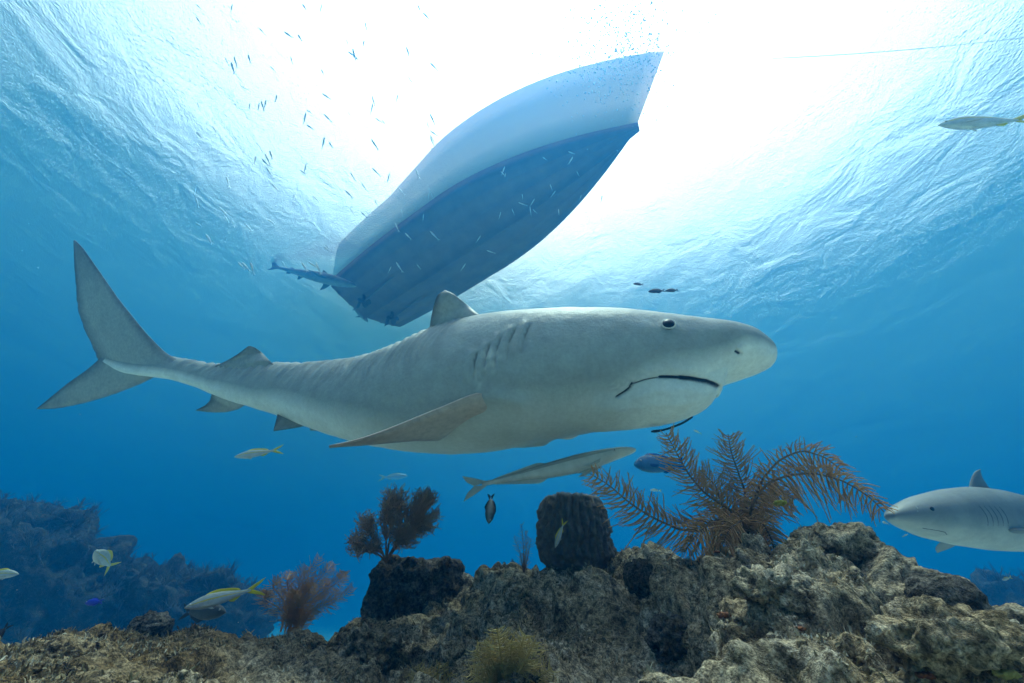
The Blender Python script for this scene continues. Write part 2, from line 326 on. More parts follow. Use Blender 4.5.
boulder('boulder', U(640, 578, 1.42), (.05, .05, .055), 'small dark knob below the left sea plume branch', 'rock', M['dark_rock'], 5, .16, 2.2, 5)
boulder('boulder', on_reef(848, 552)[0]+np.array((.0, .04, .01)), (.12, .10, .06), 'low knobbly crest rock right of the sea plume', 'rock', M['reef'], 5, .2, 2.2, 6)
boulder('boulder', U(150, 628, 2.05), (.09, .08, .06), 'small dark rock on the left reef crest', 'rock', M['dark_rock'], 5, .2, 2.2, 7)
boulder('boulder', U(300, 648, 1.75), (.1, .08, .06), 'pale rounded rock left of the grey front rock', 'rock', M['reef'], 5, .16, 2.2, 8)
for k, (px, py, rd, mt_, lb) in enumerate(((458, 655, (.07, .06, .05), 'reef', 'pale coral lump at the foot of the slope left of the olive sea rod'), (520, 596, (.05, .05, .035), 'reef', 'small pale coral lump on the slope below the barrel sponge, left side'), 
    (672, 640, (.06, .05, .06), 'dark_rock', 'dark coral head in the shaded hollow under the sea plume'), (770, 590, (.07, .05, .035), 'reef', 'pale knob on the right slope below the sea plume base'),
    (945, 640, (.08, .06, .04), 'reef', 'broad pale lump on the lower right slope'), (60, 655, (.08, .06, .035), 'reef', 'low pale lump on the far left foreground ground'))):
    p, nn_ = on_reef(px, py); boulder('coral_head', p, rd, lb, 'coral', M[mt_], 5, .26, 2.2, 40+k)
# far reef banks
def far_bank(name, c, rad, label, seed):
    b_ = boulder(name, c, rad, label, 'reef bank', M['far_reef'], 6, .17, 2.1, seed, freq=3.4)
    me = b_.data; V = np.array([v.co[:] for v in me.vertices]); N = np.array([v.normal[:] for v in me.vertices])
    ok = np.where((N[:, 2] > .05) & (V[:, 2] > BED+.3))[0]; tb = Tubes()
    for i in RNG.choice(ok, min(len(ok), 420), False):
        h = random.uniform(.08, .3); p = V[i]
        for k in range(7):
            dr = nrm(N[i]*.4+np.array((0, 0, .8))+RNG.normal(size=3)*.45); q = np.cross(dr, RNG.normal(size=3))*.25
            tt_ = np.linspace(0, 1, 6)[:, None]; tb.add(p+dr*h*tt_+q*h*tt_**2, .011*(1-.7*tt_[:, 0]), 3)
    Vt, Ft = tb.get(); o = link('soft_corals', mesh('soft_corals', Vt, Ft, M['far_coral']), b_); o['kind'] = 'stuff'
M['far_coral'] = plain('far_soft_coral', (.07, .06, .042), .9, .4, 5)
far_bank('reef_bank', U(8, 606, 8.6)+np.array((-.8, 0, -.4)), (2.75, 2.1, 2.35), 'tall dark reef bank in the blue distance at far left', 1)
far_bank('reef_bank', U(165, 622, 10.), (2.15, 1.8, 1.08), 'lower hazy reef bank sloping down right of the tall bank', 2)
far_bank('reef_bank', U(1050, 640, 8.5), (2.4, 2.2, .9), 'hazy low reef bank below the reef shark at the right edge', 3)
# turf algae and rubble on the rock
t = NT('turf'); rnd = t.attr('tint'); t.color(t.ramp(rnd, (0., (.10, .075, .035)), (.4, (.2, .16, .09)), (.7, (.3, .26, .18)), (1., (.42, .39, .31)))).rough(.9, .1); M['turf'] = t.m
dist = np.hypot(RV[:, 0], RV[:, 1]); NrF = nrm(np.cross(np.gradient(P1, axis=1), np.gradient(P1, axis=0))).reshape(-1, 3)
dens = sstep(-.15, .3, fbm(RV, 3.1, 3))*(dist < 2.6)*(dist > .7)*(NrF[:, 2] > -.1)+1e-9
idx = RNG.choice(len(RV), 60000, p=dens/dens.sum()); BP = RV[idx]+RNG.normal(size=(len(idx), 3))*.004; BN = NrF[idx]
nb = len(idx); dr = nrm(BN*.7+RNG.normal(size=(nb, 3))*.55+np.array((0, 0, .25))); hl = (RNG.random(nb)**2.2*.013+.0035)[:, None]; sd = nrm(np.cross(dr, RNG.normal(size=(nb, 3)))); wd = hl*.09+.0008
bend = np.cross(sd, dr)*hl*RNG.normal(size=(nb, 1))*.4
V = np.stack((BP-sd*wd-BN*.003, BP+sd*wd-BN*.003, BP+dr*hl*.55+sd*wd*1.1+bend*.3, BP+dr*hl*.55-sd*wd*1.1+bend*.3, BP+dr*hl+bend), 1); b0 = np.arange(nb)*5
tint = np.repeat(np.clip(RNG.random(nb)*.6+.5*(fbm(BP, 4, 2)+.4), 0, 1), 5)
Fc = [list(q) for q in np.stack((b0, b0+1, b0+2, b0+3), -1).tolist()]+[list(q) for q in np.stack((b0+3, b0+2, b0+4), -1).tolist()]
tag(obj('turf_algae', V.reshape(-1, 3), Fc, M['turf'], None, {'tint': tint}), kind='stuff')
idx = RNG.choice(len(RV), 2600, p=dens/dens.sum()); V = []; Fc = []
for k, i in enumerate(idx):
    V.append(RV[i]+ico*random.uniform(.003, .013)*RNG.uniform(.6, 1.3, 3)*RNG.uniform(.7, 1.2, (12, 1))); Fc.append(icf+12*k)
tag(obj('rubble', np.concatenate(V), np.concatenate(Fc), M['reef'], smooth=False), kind='stuff')
# ------------------------------------------------------------------ the boat overhead
M['hull'] = plain('antifouling_paint', (.3, .2, .15), .8, .35, 2.2, .2)
M['topside'] = plain('topside_paint', (.85, .62, .48), .5, .06, 2)
M['cabin'] = plain('cabin_paint', (.4, .42, .44), .5, .1, 2)
M['metal'] = plain('bronze', (.25, .19, .14), .4)
HH = SURF-CAM[2]
def S2(px, py):                                            # a point of the water surface seen at a pixel
    v = ray(px, py); return CAM+v*(HH/v[2])
st = (S2(331, 274)+S2(403, 325))/2; bow = S2(638, 122); ax = nrm(bow-st); LB = np.linalg.norm(bow-st); pr = np.array((-ax[1], ax[0], 0)); BM = 1.5
boat = empty('boat', (*st[:2], SURF), 'dark hulled boat floating on the surface above the tiger shark', 'boat')
def hull_section(u, rows):
    f = 1 if u < .48 else max(0., 1-((u-.48)/.52)**1.9); f *= .96+.04*math.sin(min(u/.48, 1)*math.pi); k = 1-.55*max(0, (u-.6)/.4)**2
    return [(BM*f*a*(1+c*max(0, u-.3)), z*(k if z < 0 else 1+.6*max(0, u-.25)**2*(z > .1)), z) for a, z, c in rows]
def loft(rows, nu, keel=True, u1=1., over=0.):
    V = []
    for u in np.linspace(0, u1, nu):
        sec = hull_section(u, rows); sec = sec+[(-y, z, q) for y, z, q in sec[::-1]]
        for y, z, q in sec: V.append(st+ax*(LB*u+over*max(0, q)*max(0, u-.6)/.4)+pr*y+np.array((0, 0, z)))
    m = len(rows)*2; return np.array(V), grid_faces(nu, m).tolist()+[list(range(m)), [(nu-1)*m+k for k in range(m)]]
V, Fc = loft([(0.02, -.78, 0), (.03, -.68, 0), (.40, -.55, 0), (.43, -.59, 0), (.46, -.54, 0), (.70, -.42, 0), (.73, -.455, 0), (.76, -.40, 0), (.86, -.34, 0), (.95, -.30, 0), (1., -.02, 0)], 40); obj('hull', V, Fc, M['hull'], boat)
V, Fc = loft([(1.002, -.015, .0), (1.06, .5, .16), (1.12, 1.0, .45), (1.15, 1.45, .75), (1.1, 1.5, .75)], 40, over=.6); obj('topside', V, Fc, M['topside'], boat)
def bxs(u0, u1, hw, z0, z1, tap=.85):
    V = []
    for z, k in ((z0, 1), (z1, tap)):
        uc = (u0+u1)/2
        for u in (u0, u1):
            for s_ in (-1, 1): V.append(st+ax*LB*(uc+(u-uc)*k)+pr*hw*k*s_+np.array((0, 0, z)))
    return np.array(V), [(0, 1, 3, 2), (4, 6, 7, 5), (0, 4, 5, 1), (2, 3, 7, 6), (0, 2, 6, 4), (1, 5, 7, 3)]
V, Fc = bxs(.3, .7, 1.15, 1.49, 2.5); obj('cabin', V, Fc, M['cabin'], boat, smooth=False)
V, Fc = bxs(.28, .72, 1.2, 2.505, 2.58, .98); obj('roof', V, Fc, M['cabin'], boat, smooth=False)
for s_ in (-1, 1):                                          # shafts, propellers and rudders under the stern
    tb = Tubes(); a = st+pr*.55*s_; tb.add([a+ax*2.6+np.array((0, 0, -.5)), a+ax*.9+np.array((0, 0, -.78))], .03, 8); V, Fc = tb.get(); obj('propeller_shaft', V, Fc, M['metal'], boat)
    parts = []
    for k in range(4):
        q = k*math.pi/2+.4; e = pr*math.cos(q)+np.array((0, 0, math.sin(q))); fz = np.cross(ax, e); c = a+ax*.88+np.array((0, 0, -.785))
        parts.append(fin_mesh([c+fz*.05+ax*.03, c+e*.14+fz*.1+ax*.04, c+e*.24+fz*.04], [c-fz*.05-ax*.03, c+e*.14-fz*.1-ax*.04, c+e*.24-fz*.04], .02, 8, 6))
    V, Fc, at = join(*parts); obj('propeller', V, Fc, M['metal'], boat, at)
    c = a+ax*.55; V, Fc, at = fin_mesh([c+ax*.16+np.array((0, 0, -.4)), c+ax*.12+np.array((0, 0, -.95))], [c-ax*.16+np.array((0, 0, -.4)), c-ax*.1+np.array((0, 0, -.95))], .05, 8, 8); obj('rudder', V, Fc, M['metal'], boat, at)
M['rope'] = plain('rope', (.55, .5, .45), .8)
tb = Tubes(); A = S2(770, 56); B = S2(1060, 30)
tb.add([A*(1-q)+B*q+np.array((0, 0, -.10-.5*q*(1-q))) for q in np.linspace(0, 1, 40)], .005, 6); V, Fc = tb.get()
tag(obj('mooring_line', V, Fc, M['rope']), 'thin line running just under the surface towards the upper right', 'rope')
# bubbles below the bow
M['bubble'] = plain('bubble_film', (.75, .8, .82), .2, 0)
def specks(name, n, fn, mat, rmin, rmax):
    V = []; Fc = []
    for k in range(n): V.append(ico*random.uniform(rmin, rmax)*np.array((1, 1, random.uniform(.7, 1.1)))+fn()); Fc.append(icf+12*k)
    return tag(obj(name, np.concatenate(V), np.concatenate(Fc), mat), kind='stuff')
def bub():
    px = random.gauss(615, 30); py = random.gauss(30, 30); p = S2(px, max(-25, py)); p[2] -= random.random()**2*1.2+.05; return p
specks('bubbles', 2200, bub, M['bubble'], .004, .018)
# ------------------------------------------------------------------ the tiger shark
OUT = np.array([  # pixel x, back line, belly line, depth, width/height
 (774.6,347,352.5,1.885,1.),(773.8,343,357.5,1.886,1.),(771.5,339.5,363,1.888,1.05),(768,336.8,367.5,1.89,1.1),(762,333,371.5,1.895,1.2),(755,328.8,375,1.9,1.3),(748,325.8,377.8,1.905,1.35),(737,322.5,381.5,1.91,1.4),
 (727,320,384.2,1.915,1.4),(719,318.8,386.5,1.92,1.38),(717.4,318.6,388,1.92,1.3),(716.3,318.4,389.5,1.92,1.25),(714,318,392,1.925,1.2),(709,317.5,396.5,1.925,1.15),(703,316.8,401.5,1.93,1.12),(695,315.8,407.5,1.94,1.1),(687,314.8,413,1.945,1.08),(673,313,420.5,1.955,1.06),
 (659,311.2,426,1.965,1.05),(645,309.6,428,1.975,1.05),(631,308.3,429.6,1.985,1.05),(603,306.9,432,2.01,1.05),(578,307,434.5,2.035,1.03),(548,308,438.8,2.07,1.),(520,310.6,444.5,2.11,.97),(504,312.5,448.5,2.14,.95),
 (481,315.5,452,2.18,.92),(460,320,453.8,2.23,.9),(430,331,453.2,2.3,.87),(402,343,450.2,2.38,.84),(372,353.3,444.6,2.48,.8),(343,359,435.8,2.6,.76),(314,362,424.5,2.72,.72),(300,362.8,419,2.78,.7),(270,362.5,409,2.91,.66),
 (245,363.5,403.5,3.02,.63),(219,364.8,393.8,3.14,.6),(200,363,385.5,3.22,.6),(180,359,379.5,3.31,.6),(165,355.8,377.3,3.37,.58),(150,353.5,376,3.44,.4),(135,351.5,374.5,3.5,.26),(122,349,370,3.56,.16),(112,351,362,3.6,.12),(108,353,358,3.62,.1)])
NR = 480; NA = 340
tt = np.linspace(0, 1, NR); kk = np.r_[0, np.cumsum(np.hypot(np.diff(OUT[:, 0]), .5*np.diff((OUT[:, 1]+OUT[:, 2])/2))**.75)]; kk /= kk[-1]
ST = np.stack([np.interp(tt, kk, OUT[:, k]) for k in range(5)], -1)
def gsm(x, s):
    r = int(3*s); k = np.exp(-.5*(np.arange(-r, r+1)/s)**2); k /= k.sum(); return np.convolve(np.pad(x, r, 'edge'), k, 'valid')
JAW0 = np.interp(ST[:, 0], [560, 578, 603, 631, 659, 690, 719, 720], [441, 434.5, 427, 419, 411, 400, 387, 387])
BOT = ST[:, 2].copy(); jm = (ST[:, 0] > 560) & (ST[:, 0] < 720); ST[:, 2] = np.where(jm, np.minimum(BOT, JAW0), BOT)
JEX = BOT-ST[:, 2]     # how far the lower jaw hangs below the head
for k in (1, 2):
    sm = gsm(ST[:, k], 2.0); wgt = sstep(.03, .07, tt); ST[:, k] = ST[:, k]*(1-wgt)+sm*wgt
    sm = gsm(ST[:, k], 9.); wgt = sstep(.30, .36, tt); ST[:, k] = ST[:, k]*(1-wgt)+sm*wgt
for k in (3, 4): ST[:, k] = gsm(ST[:, k], 9)
Cn = np.array([U(x, (a+b)/2, d) for x, a, b, d, q in ST])
Cs = np.stack([gsm(Cn[:, k], 14) for k in range(3)], -1); T = nrm(np.gradient(Cs, axis=0))
Z = np.array((0, 0, 1.)); Uv = nrm(Z-T*(T@Z)[:, None]); W = nrm(np.cross(T, Uv)); W *= np.sign((W*(CAM-Cs)).sum(-1))[:, None]
ROLL = np.interp(ST[:, 0], [80, 150, 300, 450, 775], [.1, .1, .1, .1, .06])       # rolled a little, back away from us
Uv, W = Uv*np.cos(ROLL)[:, None]-W*np.sin(ROLL)[:, None], W*np.cos(ROLL)[:, None]+Uv*np.sin(ROLL)[:, None]
def section(TH):
    sx = np.sign(np.sin(TH))*np.abs(np.sin(TH))**.9; sy = np.sign(np.cos(TH))*np.abs(np.cos(TH))**.92; hw = sstep(560, 690, ST[:, 0])[:, None]
    SX = sx*(1-.10*hw*np.clip(-sy, 0, 1))*(1+.07*hw*np.clip(-sy+.2, 0, 1))
    Rr = Cn[:, None]+Uv[:, None]*(hb[:, None]*sy)[..., None]+W[:, None]*((hb*ST[:, 4])[:, None]*SX)[..., None]
    return sy, Rr, nrm(Uv[:, None]*sy[..., None]+W[:, None]*sx[..., None])
hb = (ST[:, 2]-ST[:, 1])/2*ST[:, 3]/F
TH = np.broadcast_to(np.arange(NA)*2*np.pi/NA, (NR, NA))
for it in range(6):
    sy, R, Nn = section(TH); q = proj(R)[..., 1]; lo = q.min(1); hi = q.max(1)
    hb = hb*np.clip((ST[:, 2]-ST[:, 1])/np.maximum(hi-lo, .3), .6, 1.6)
    Cn += Uv*(((lo+hi)-(ST[:, 1]+ST[:, 2]))/2*ST[:, 3]/F/math.cos(PITCH))[:, None]
sy, R, Nn = section(TH); pj = proj(R)
fc = (np.sin(TH) >= 0) & ((Nn*(CAM-R)).sum(-1) > 0)
MX = [560, 600, 625, 640, 659, 672, 690, 706, 719]; MY = [428, 404, 389, 380, 377, 377, 378.3, 381.5, 386.5]
THM = []
for i in range(NR):                                        # the angle of the mouth line on every ring
    k = np.where(fc[i])[0]; fy = pj[i, k, 1]-np.interp(pj[i, k, 0], MX, MY); o_ = np.argsort(fy); THM.append(np.interp(0, fy[o_], TH[i, k][o_]) if len(k) and fy.max() > 0 and fy.min() < 0 else np.nan)
THM = np.array(THM); ok_ = ~np.isnan(THM); THM = np.interp(np.arange(NR), np.where(ok_)[0], THM[ok_]); THM = gsm(np.clip(THM, 1.3, 2.6), 5)
# rows gather along the mouth line so that the slit follows one row of the mesh
half = NA//2; JM = int(half*.62); tu = np.linspace(0, 1, JM+1); tl = np.linspace(0, 1, half-JM+1)
up_ = THM[:, None]*(.35*tu+.65*(1-(1-tu)**1.6))[None]; dn_ = THM[:, None]+(np.pi-THM[:, None])*(.35*tl+.65*tl**1.6)[None]
hf = np.concatenate((up_, dn_[:, 1:]), 1); TH = np.concatenate((hf, 2*np.pi-hf[:, -2:0:-1]), 1)
sy, R, Nn = section(TH); th = TH
SYM = np.sign(np.cos(THM))*np.abs(np.cos(THM))**.92
XM = proj(R)[:, JM, 0]; OB = [(560, 437), (578, 434.5), (603, 432), (631, 429.6), (659, 426), (673, 423), (687, 419), (695, 415), (703, 410), (709, 406), (714, 400.5), (716.3, 395), (717.4, 390), (719, 386.5), (737, 381.5), (775, 352)]
jk = sstep(0., .62, (SYM[:, None]-sy)/(SYM[:, None]+1.04)); R0 = R; amt = np.zeros(NR)
jaw_on = (XM < 736) & (ST[:, 0] > 565)
for it in range(7):
    R = R0-Uv[:, None]*(amt[:, None]*jk)[..., None]; pq = proj(R); jl = pq[..., 1].argmax(1); ii = np.arange(NR)
    tgt = np.interp(pq[ii, jl, 0], *zip(*OB)); amt = np.where(jaw_on, np.clip(amt+.8*(tgt-pq[ii, jl, 1])*ST[:, 3]/F, 0, .2), 0)
amt = gsm(amt, 1.6); R = R0-Uv[:, None]*(amt[:, None]*jk)[..., None]
pj = proj(R); near = (np.sin(TH) >= 0) & ((Nn*(CAM-R)).sum(-1) > 0)
def on_body(px, py):
    d = np.linalg.norm(pj-np.array((px, py)), axis=-1)+1e3*(~near); return np.unravel_index(d.argmin(), d.shape)
def seg_dist(P, line):
    best = np.full(P.shape[:-1], 1e9)
    for a, b in zip(line[:-1], line[1:]):
        a = np.array(a, float); b = np.array(b, float); u = np.clip(((P-a)@(b-a))/((b-a)@(b-a)), 0, 1); best = np.minimum(best, np.linalg.norm(P-a-u[..., None]*(b-a), axis=-1))
    return best
def carve(line, width):
    """falloff 0..1 around a line on the near flank, mirrored to the other flank"""
    g = np.exp(-(seg_dist(pj, line)/width)**2)*near
    mir = (-np.arange(NA)) % NA; return np.maximum(g, g[:, mir])
disp = np.zeros((NR, NA)); cut = np.zeros((NR, NA)); scar = np.zeros((NR, NA))
row = np.abs(np.r_[np.arange(half+1), np.arange(half-1, 0, -1)]-JM)[None]
g = np.maximum(carve([(717.5, 387), (714, 385), (706, 381.8), (690, 378.6), (680, 377.6)], 2.3), carve([(685, 378), (672, 377), (660, 377)], 1.5)); disp -= .018*g; cut = np.maximum(cut, sstep(.3, .6, g))
g = np.exp(-(row/2.0)**2)*(sstep(630, 634, XM)*sstep(672, 655, XM))[:, None]; disp -= .008*g; cut = np.maximum(cut, .75*sstep(.3, .8, g))
g = carve([(632, 383.5), (629, 389), (624, 393), (617, 397.5)], 1.3); disp -= .016*g; cut = np.maximum(cut, sstep(.35, .8, g))
g = carve([(700, 390), (680, 387), (655, 388), (640, 394)], 8); disp += .012*g                    # lower lip swell
g = carve([(700, 372), (670, 368), (645, 372)], 6); disp += .006*g
g = carve([(736.5, 351.5), (739.5, 353.5)], 2.2); disp -= .016*g; cut = np.maximum(cut, sstep(.5, .9, g))  # nostril
g = carve([(740, 349), (742, 345)], 2); disp += .006*g
g = carve([(745, 340), (745, 341)], 6.5); g2 = carve([(745, 340), (745, 341)], 4); disp += .004*g-.007*g2
g = carve([(668, 326), (668.5, 326)], 8); disp += .010*g                                            # brow round the eye
for ln in ([(529, 325), (524, 337), (521, 352)], [(514, 330), (508, 342), (506, 360)], [(501, 337), (496, 350), (494.5, 368)], [(489.5, 345), (485.5, 357), (484, 375)], [(477, 354), (474, 364), (473, 378)]):
    g = carve(ln, 1.5); disp -= .012*g; up = np.exp(-((pj[..., 1]-ln[0][1]-5)/9)**2); cut = np.maximum(cut, .55*sstep(.5, .95, g)*np.clip(up+.1, 0, 1))
    g = carve([(x-5, y) for x, y in ln], 4); disp += .009*g
g = carve([(497, 345), (488, 362), (482, 380)], 9)*sstep(-.1, .35, perlin(R*26)); scar = np.maximum(scar, .55*g)
g = carve([(655, 371), (640, 377), (628, 384), (615, 388)], 5)*sstep(0, .3, perlin(R*60)); scar = np.maximum(scar, .5*g)
g = carve([(560, 372), (470, 398), (400, 420)], 26); disp += .006*g; g = carve([(520, 401), (505, 397), (488, 394)], 9); disp += .020*g                                 # muscle of the pectoral girdle
x = ST[:, 0][:, None]
fold = np.sin((x+8*perlin(R*5))*2*np.pi/7.4)*sstep(490, 440, x)*sstep(150, 210, x)*sstep(-.3, .4, np.cos(th))
disp += (.0068*fold+.003*fbm(R, 7, 3))*sstep(.06, .14, tt)[:, None]
stripe = sstep(.1, .9, np.sin((x+14*perlin(R*2.2))*2*np.pi/15.))*sstep(430, 330, x)*sstep(.30, .62, np.cos(th))*.8
bars = sstep(.25, .95, np.sin((x+22*perlin(R*1.7))*2*np.pi/24.))*sstep(520, 440, x)*sstep(130, 190, x)*sstep(-.45, .1, np.cos(th))*.4
stripe = np.maximum(np.maximum(stripe, bars), .8*sstep(.72, .9, np.cos(th))*sstep(420, 330, x))
R = R+Nn*disp[..., None]
CB = [(748, 337), (735, 342), (715, 347), (695, 351), (665, 360), (640, 369), (612, 386), (570, 396), (520, 402), (470, 412), (420, 416), (380, 416), (340, 406), (300, 397), (250, 389), (200, 377), (160, 368)]   # edge of the grey back on the flank
cbx, cbv = zip(*sorted((ST[i, 0], np.cos(th[i, j])) for i, j in (on_body(*c) for c in CB)))
v = np.cos(th)-.3-np.interp(ST[:, 0], cbx, cbv)[:, None]
ROOT = Cs[NR//2]
shark = empty('tiger_shark', ROOT, 'big grey tiger shark gliding over the reef, blunt snout to the right', 'shark')
Vb = np.concatenate((R.reshape(-1, 3), R[:1].mean(1), R[-1:].mean(1)))
Fb = grid_faces(NR, NA).tolist()+[(NR*NA, (j+1) % NA, j) for j in range(NA)]+[(NR*NA+1, (NR-1)*NA+j, (NR-1)*NA+(j+1) % NA) for j in range(NA)]
ex = lambda A: np.r_[np.asarray(A, float).reshape(-1), 0, 0]
body = obj('body', Vb, Fb, M['shark'], shark, {'v': ex(v), 'cut': ex(cut), 'scar': ex(scar), 'stripe': ex(stripe)})
def dep(px): return float(np.interp(px, ST[::-1, 0], ST[::-1, 3]))
def L3(pts): return [U(x, y, d) for x, y, d in pts]
def fin(name, LE, TE, th_, mat=None, rag=0., label=None):
    V, Fc, at = fin_mesh(L3(LE), L3(TE), th_, rag=rag, n=30, m=15, flare=1.1)
    return tag(obj(name, V, Fc, mat or M['shark_fin'], shark, at), label)
d = dep(455)
fin('dorsal_fin', [(492, 324, dep(485)), (479, 314.5, dep(479)), (470, 307, d), (461, 299.5, d), (453, 293.5, d), (446, 290.6, d+.03)],
    [(424, 345, dep(430)), (429, 331.5, dep(432)), (431, 318, dep(440)), (434, 304, d), (437.5, 294.5, d), (444, 290.8, d+.03)], .085)
d = dep(245)
fin('second_dorsal_fin', [(280, 372, dep(272)), (270, 361, dep(270)), (262, 352.5, d), (255, 347.3, d), (250, 345.8, d)], [(222, 377, dep(222)), (213, 366.6, dep(214)), (226, 361, dep(226)), (238, 354, d), (248, 346.2, d)], .05)
d = dep(220)
fin('anal_fin', [(258, 396, dep(255)), (246, 404.5, dep(246)), (238, 409.5, d), (225, 412.5, d), (210, 412.4, d), (195.5, 410.6, d)], [(215, 382, dep(215)), (211, 396.5, dep(213)), (210, 400.5, d), (205, 405.5, d), (196, 410, d)], .05)
d = dep(290)
fin('pelvic_fin', [(330, 408, d-.04), (316, 423.5, d-.14), (297, 427.8, d-.2), (273.5, 431.3, d-.24)], [(290, 392, d), (279.5, 406, d-.09), (277, 416, d-.16), (273.5, 430, d-.24)], .035)
fin('pelvic_fin', [(345, 425, d-.02), (332, 430, d+.06), (322, 431, d+.12), (311, 430.5, d+.16)], [(320, 408, d), (311, 416, d+.04), (310, 424, d+.1), (310, 430, d+.16)], .03)
up_lobe = fin_mesh(L3([(180, 361, 3.32), (165, 352.5, 3.37), (146, 333, 3.44), (120, 301, 3.56), (97, 268, 3.66), (82, 246.5, 3.74), (75, 240.2, 3.78)]),
    L3([(121, 376, 3.56), (98, 362, 3.66), (93.5, 350, 3.68), (84, 330, 3.71), (77, 308, 3.74), (76, 290, 3.75), (74, 262, 3.77), (73.5, 241.5, 3.78)]), .085, n=40, m=19, rag=.05, flare=.6)
lo_lobe = fin_mesh(L3([(172, 368, 3.34), (158, 375.5, 3.40), (138, 385, 3.47), (112, 395, 3.55), (85, 403, 3.63), (58, 408.5, 3.71), (37, 409.3, 3.77)]),
    L3([(108, 352, 3.60), (97, 361, 3.65), (88, 369, 3.67), (68, 383, 3.71), (49, 398.5, 3.75), (37, 408.3, 3.77)]), .06, n=34, m=17)
V, Fc, at = join(up_lobe, lo_lobe); tag(obj('tail_fin', V, Fc, M['shark_fin'], shark, at), 'tall crescent tail fin with a long upper lobe')
def SD_(px, py):
    i, j = on_body(px, py); return float((R[i, j]-CAM)@CF)
fin('pectoral_fin', [(516, 401, SD_(516, 401)+.09), (504, 396.5, SD_(504, 396)+.045), (495, 393.5, SD_(495, 393)+.03), (482, 392.5, SD_(482, 392)-.004), (468, 396.5, SD_(468, 396)-.05), (450, 404, SD_(450, 404)-.11), (428, 413, SD_(428, 413)-.17), (387, 430, 1.70), (358, 440, 1.66), (329, 446.5, 1.63)],
    [(474, 404, SD_(474, 404)+.10), (466, 412, SD_(466, 412)+.06), (456, 424, SD_(456, 424)+.025), (441, 441.5, SD_(441, 441)-.03), (416, 441, 1.87), (393, 443, 1.80), (358, 446, 1.71), (330, 447, 1.64)], .08, M['pect_fin'], .02, 'broad dark pectoral fin swept back below the gills')
fin('pectoral_fin', [(590, 415, 2.16), (582, 430, 2.26), (578, 436, 2.33), (571, 439.2, 2.42)], [(540, 418, 2.2), (548, 432, 2.3), (553, 437, 2.36), (560, 439, 2.42)], .03, M['pect_fin'])
for far in (0, 1):
    i, j = on_body(668, 326.3)
    if far: j = (-j) % NA
    c = R[i, j]; nn = Nn[i, j]; a = nrm(T[i]); b_ = np.cross(nn, a)
    uu, vv_ = np.meshgrid(np.linspace(0, np.pi, 13), np.arange(20)*2*np.pi/20, indexing='ij')
    def ball(r, off): return c+nn*off+r*(np.sin(uu)*np.cos(vv_))[..., None]*a+r*(np.sin(uu)*np.sin(vv_))[..., None]*b_+(r*.6*np.cos(uu))[..., None]*nn
    e = obj('eye', ball(.0265, .004).reshape(-1, 3), grid_faces(13, 20), M['eye'], shark)
    k = np.arange(28)*2*np.pi/28; ring = [c+nn*.008+.027*(np.cos(q)*a+.96*np.sin(q)*b_) for q in k]; ring += ring[:2]
    tb = Tubes(); tb.add(ring, .0034, 6); Vt, Ft = tb.get(); o = obj('eye_rim', Vt, Ft, M['eye_ring'], e); o.data.transform(Matrix.Translation(-Vector(ROOT)))
tb = Tubes(); pts = resample(L3([(692, 417, 1.9), (684, 422.5, 1.86), (672, 427.5, 1.85), (662, 430.5, 1.85), (651, 431.6, 1.86)]), 16); tb.add(pts, np.r_[np.full(13, .0046), .006, .0065, .003], 6); V, Fc = tb.get()
tag(obj('trailing_line', V, Fc, M['black']), 'short dark strand trailing below the tiger shark lower jaw', 'fishing line')
# ------------------------------------------------------------------ fish
def fish_body(st_, nr=48, na=24, pw=.95):
    """local body along +x (nose at 0): stations x, top, bottom, half width"""
    st_ = np.array(st_, float); k = np.linspace(0, 1, nr)**1.35*(st_[-1, 0]-st_[0, 0])+st_[0, 0]
    s = np.stack([np.interp(k, st_[:, 0], st_[:, c]) for c in range(4)], -1)
    for c in (1, 2, 3):
        for _ in range(2): s[2:-1, c] = (s[1:-2, c]+2*s[2:-1, c]+s[3:, c])/4
    a = np.arange(na)*2*np.pi/na; cz = np.sign(np.cos(a))*np.abs(np.cos(a))**pw; sy_ = np.sin(a)
    mid = (s[:, 1]+s[:, 2])/2; h = (s[:, 1]-s[:, 2])/2
    V = np.stack((np.broadcast_to(s[:, :1], (nr, na)), s[:, 3:4]*sy_[None], mid[:, None]+h[:, None]*cz[None]), -1).reshape(-1, 3)
    v = np.broadcast_to(np.cos(a)[None], (nr, na)).ravel()
    return V, grid_faces(nr, na).tolist()+[list(range(na))[::-1], [(nr-1)*na+j for j in range(na)]], {'v': v}
def xz(pts, y=0.): return [(p[0], y if len(p) < 3 else p[2], p[1]) for p in pts]
def eye_mesh(c, r):
    V, Fc = SPH[3]; return V*np.array((r, r*.5, r))+np.array(c), Fc
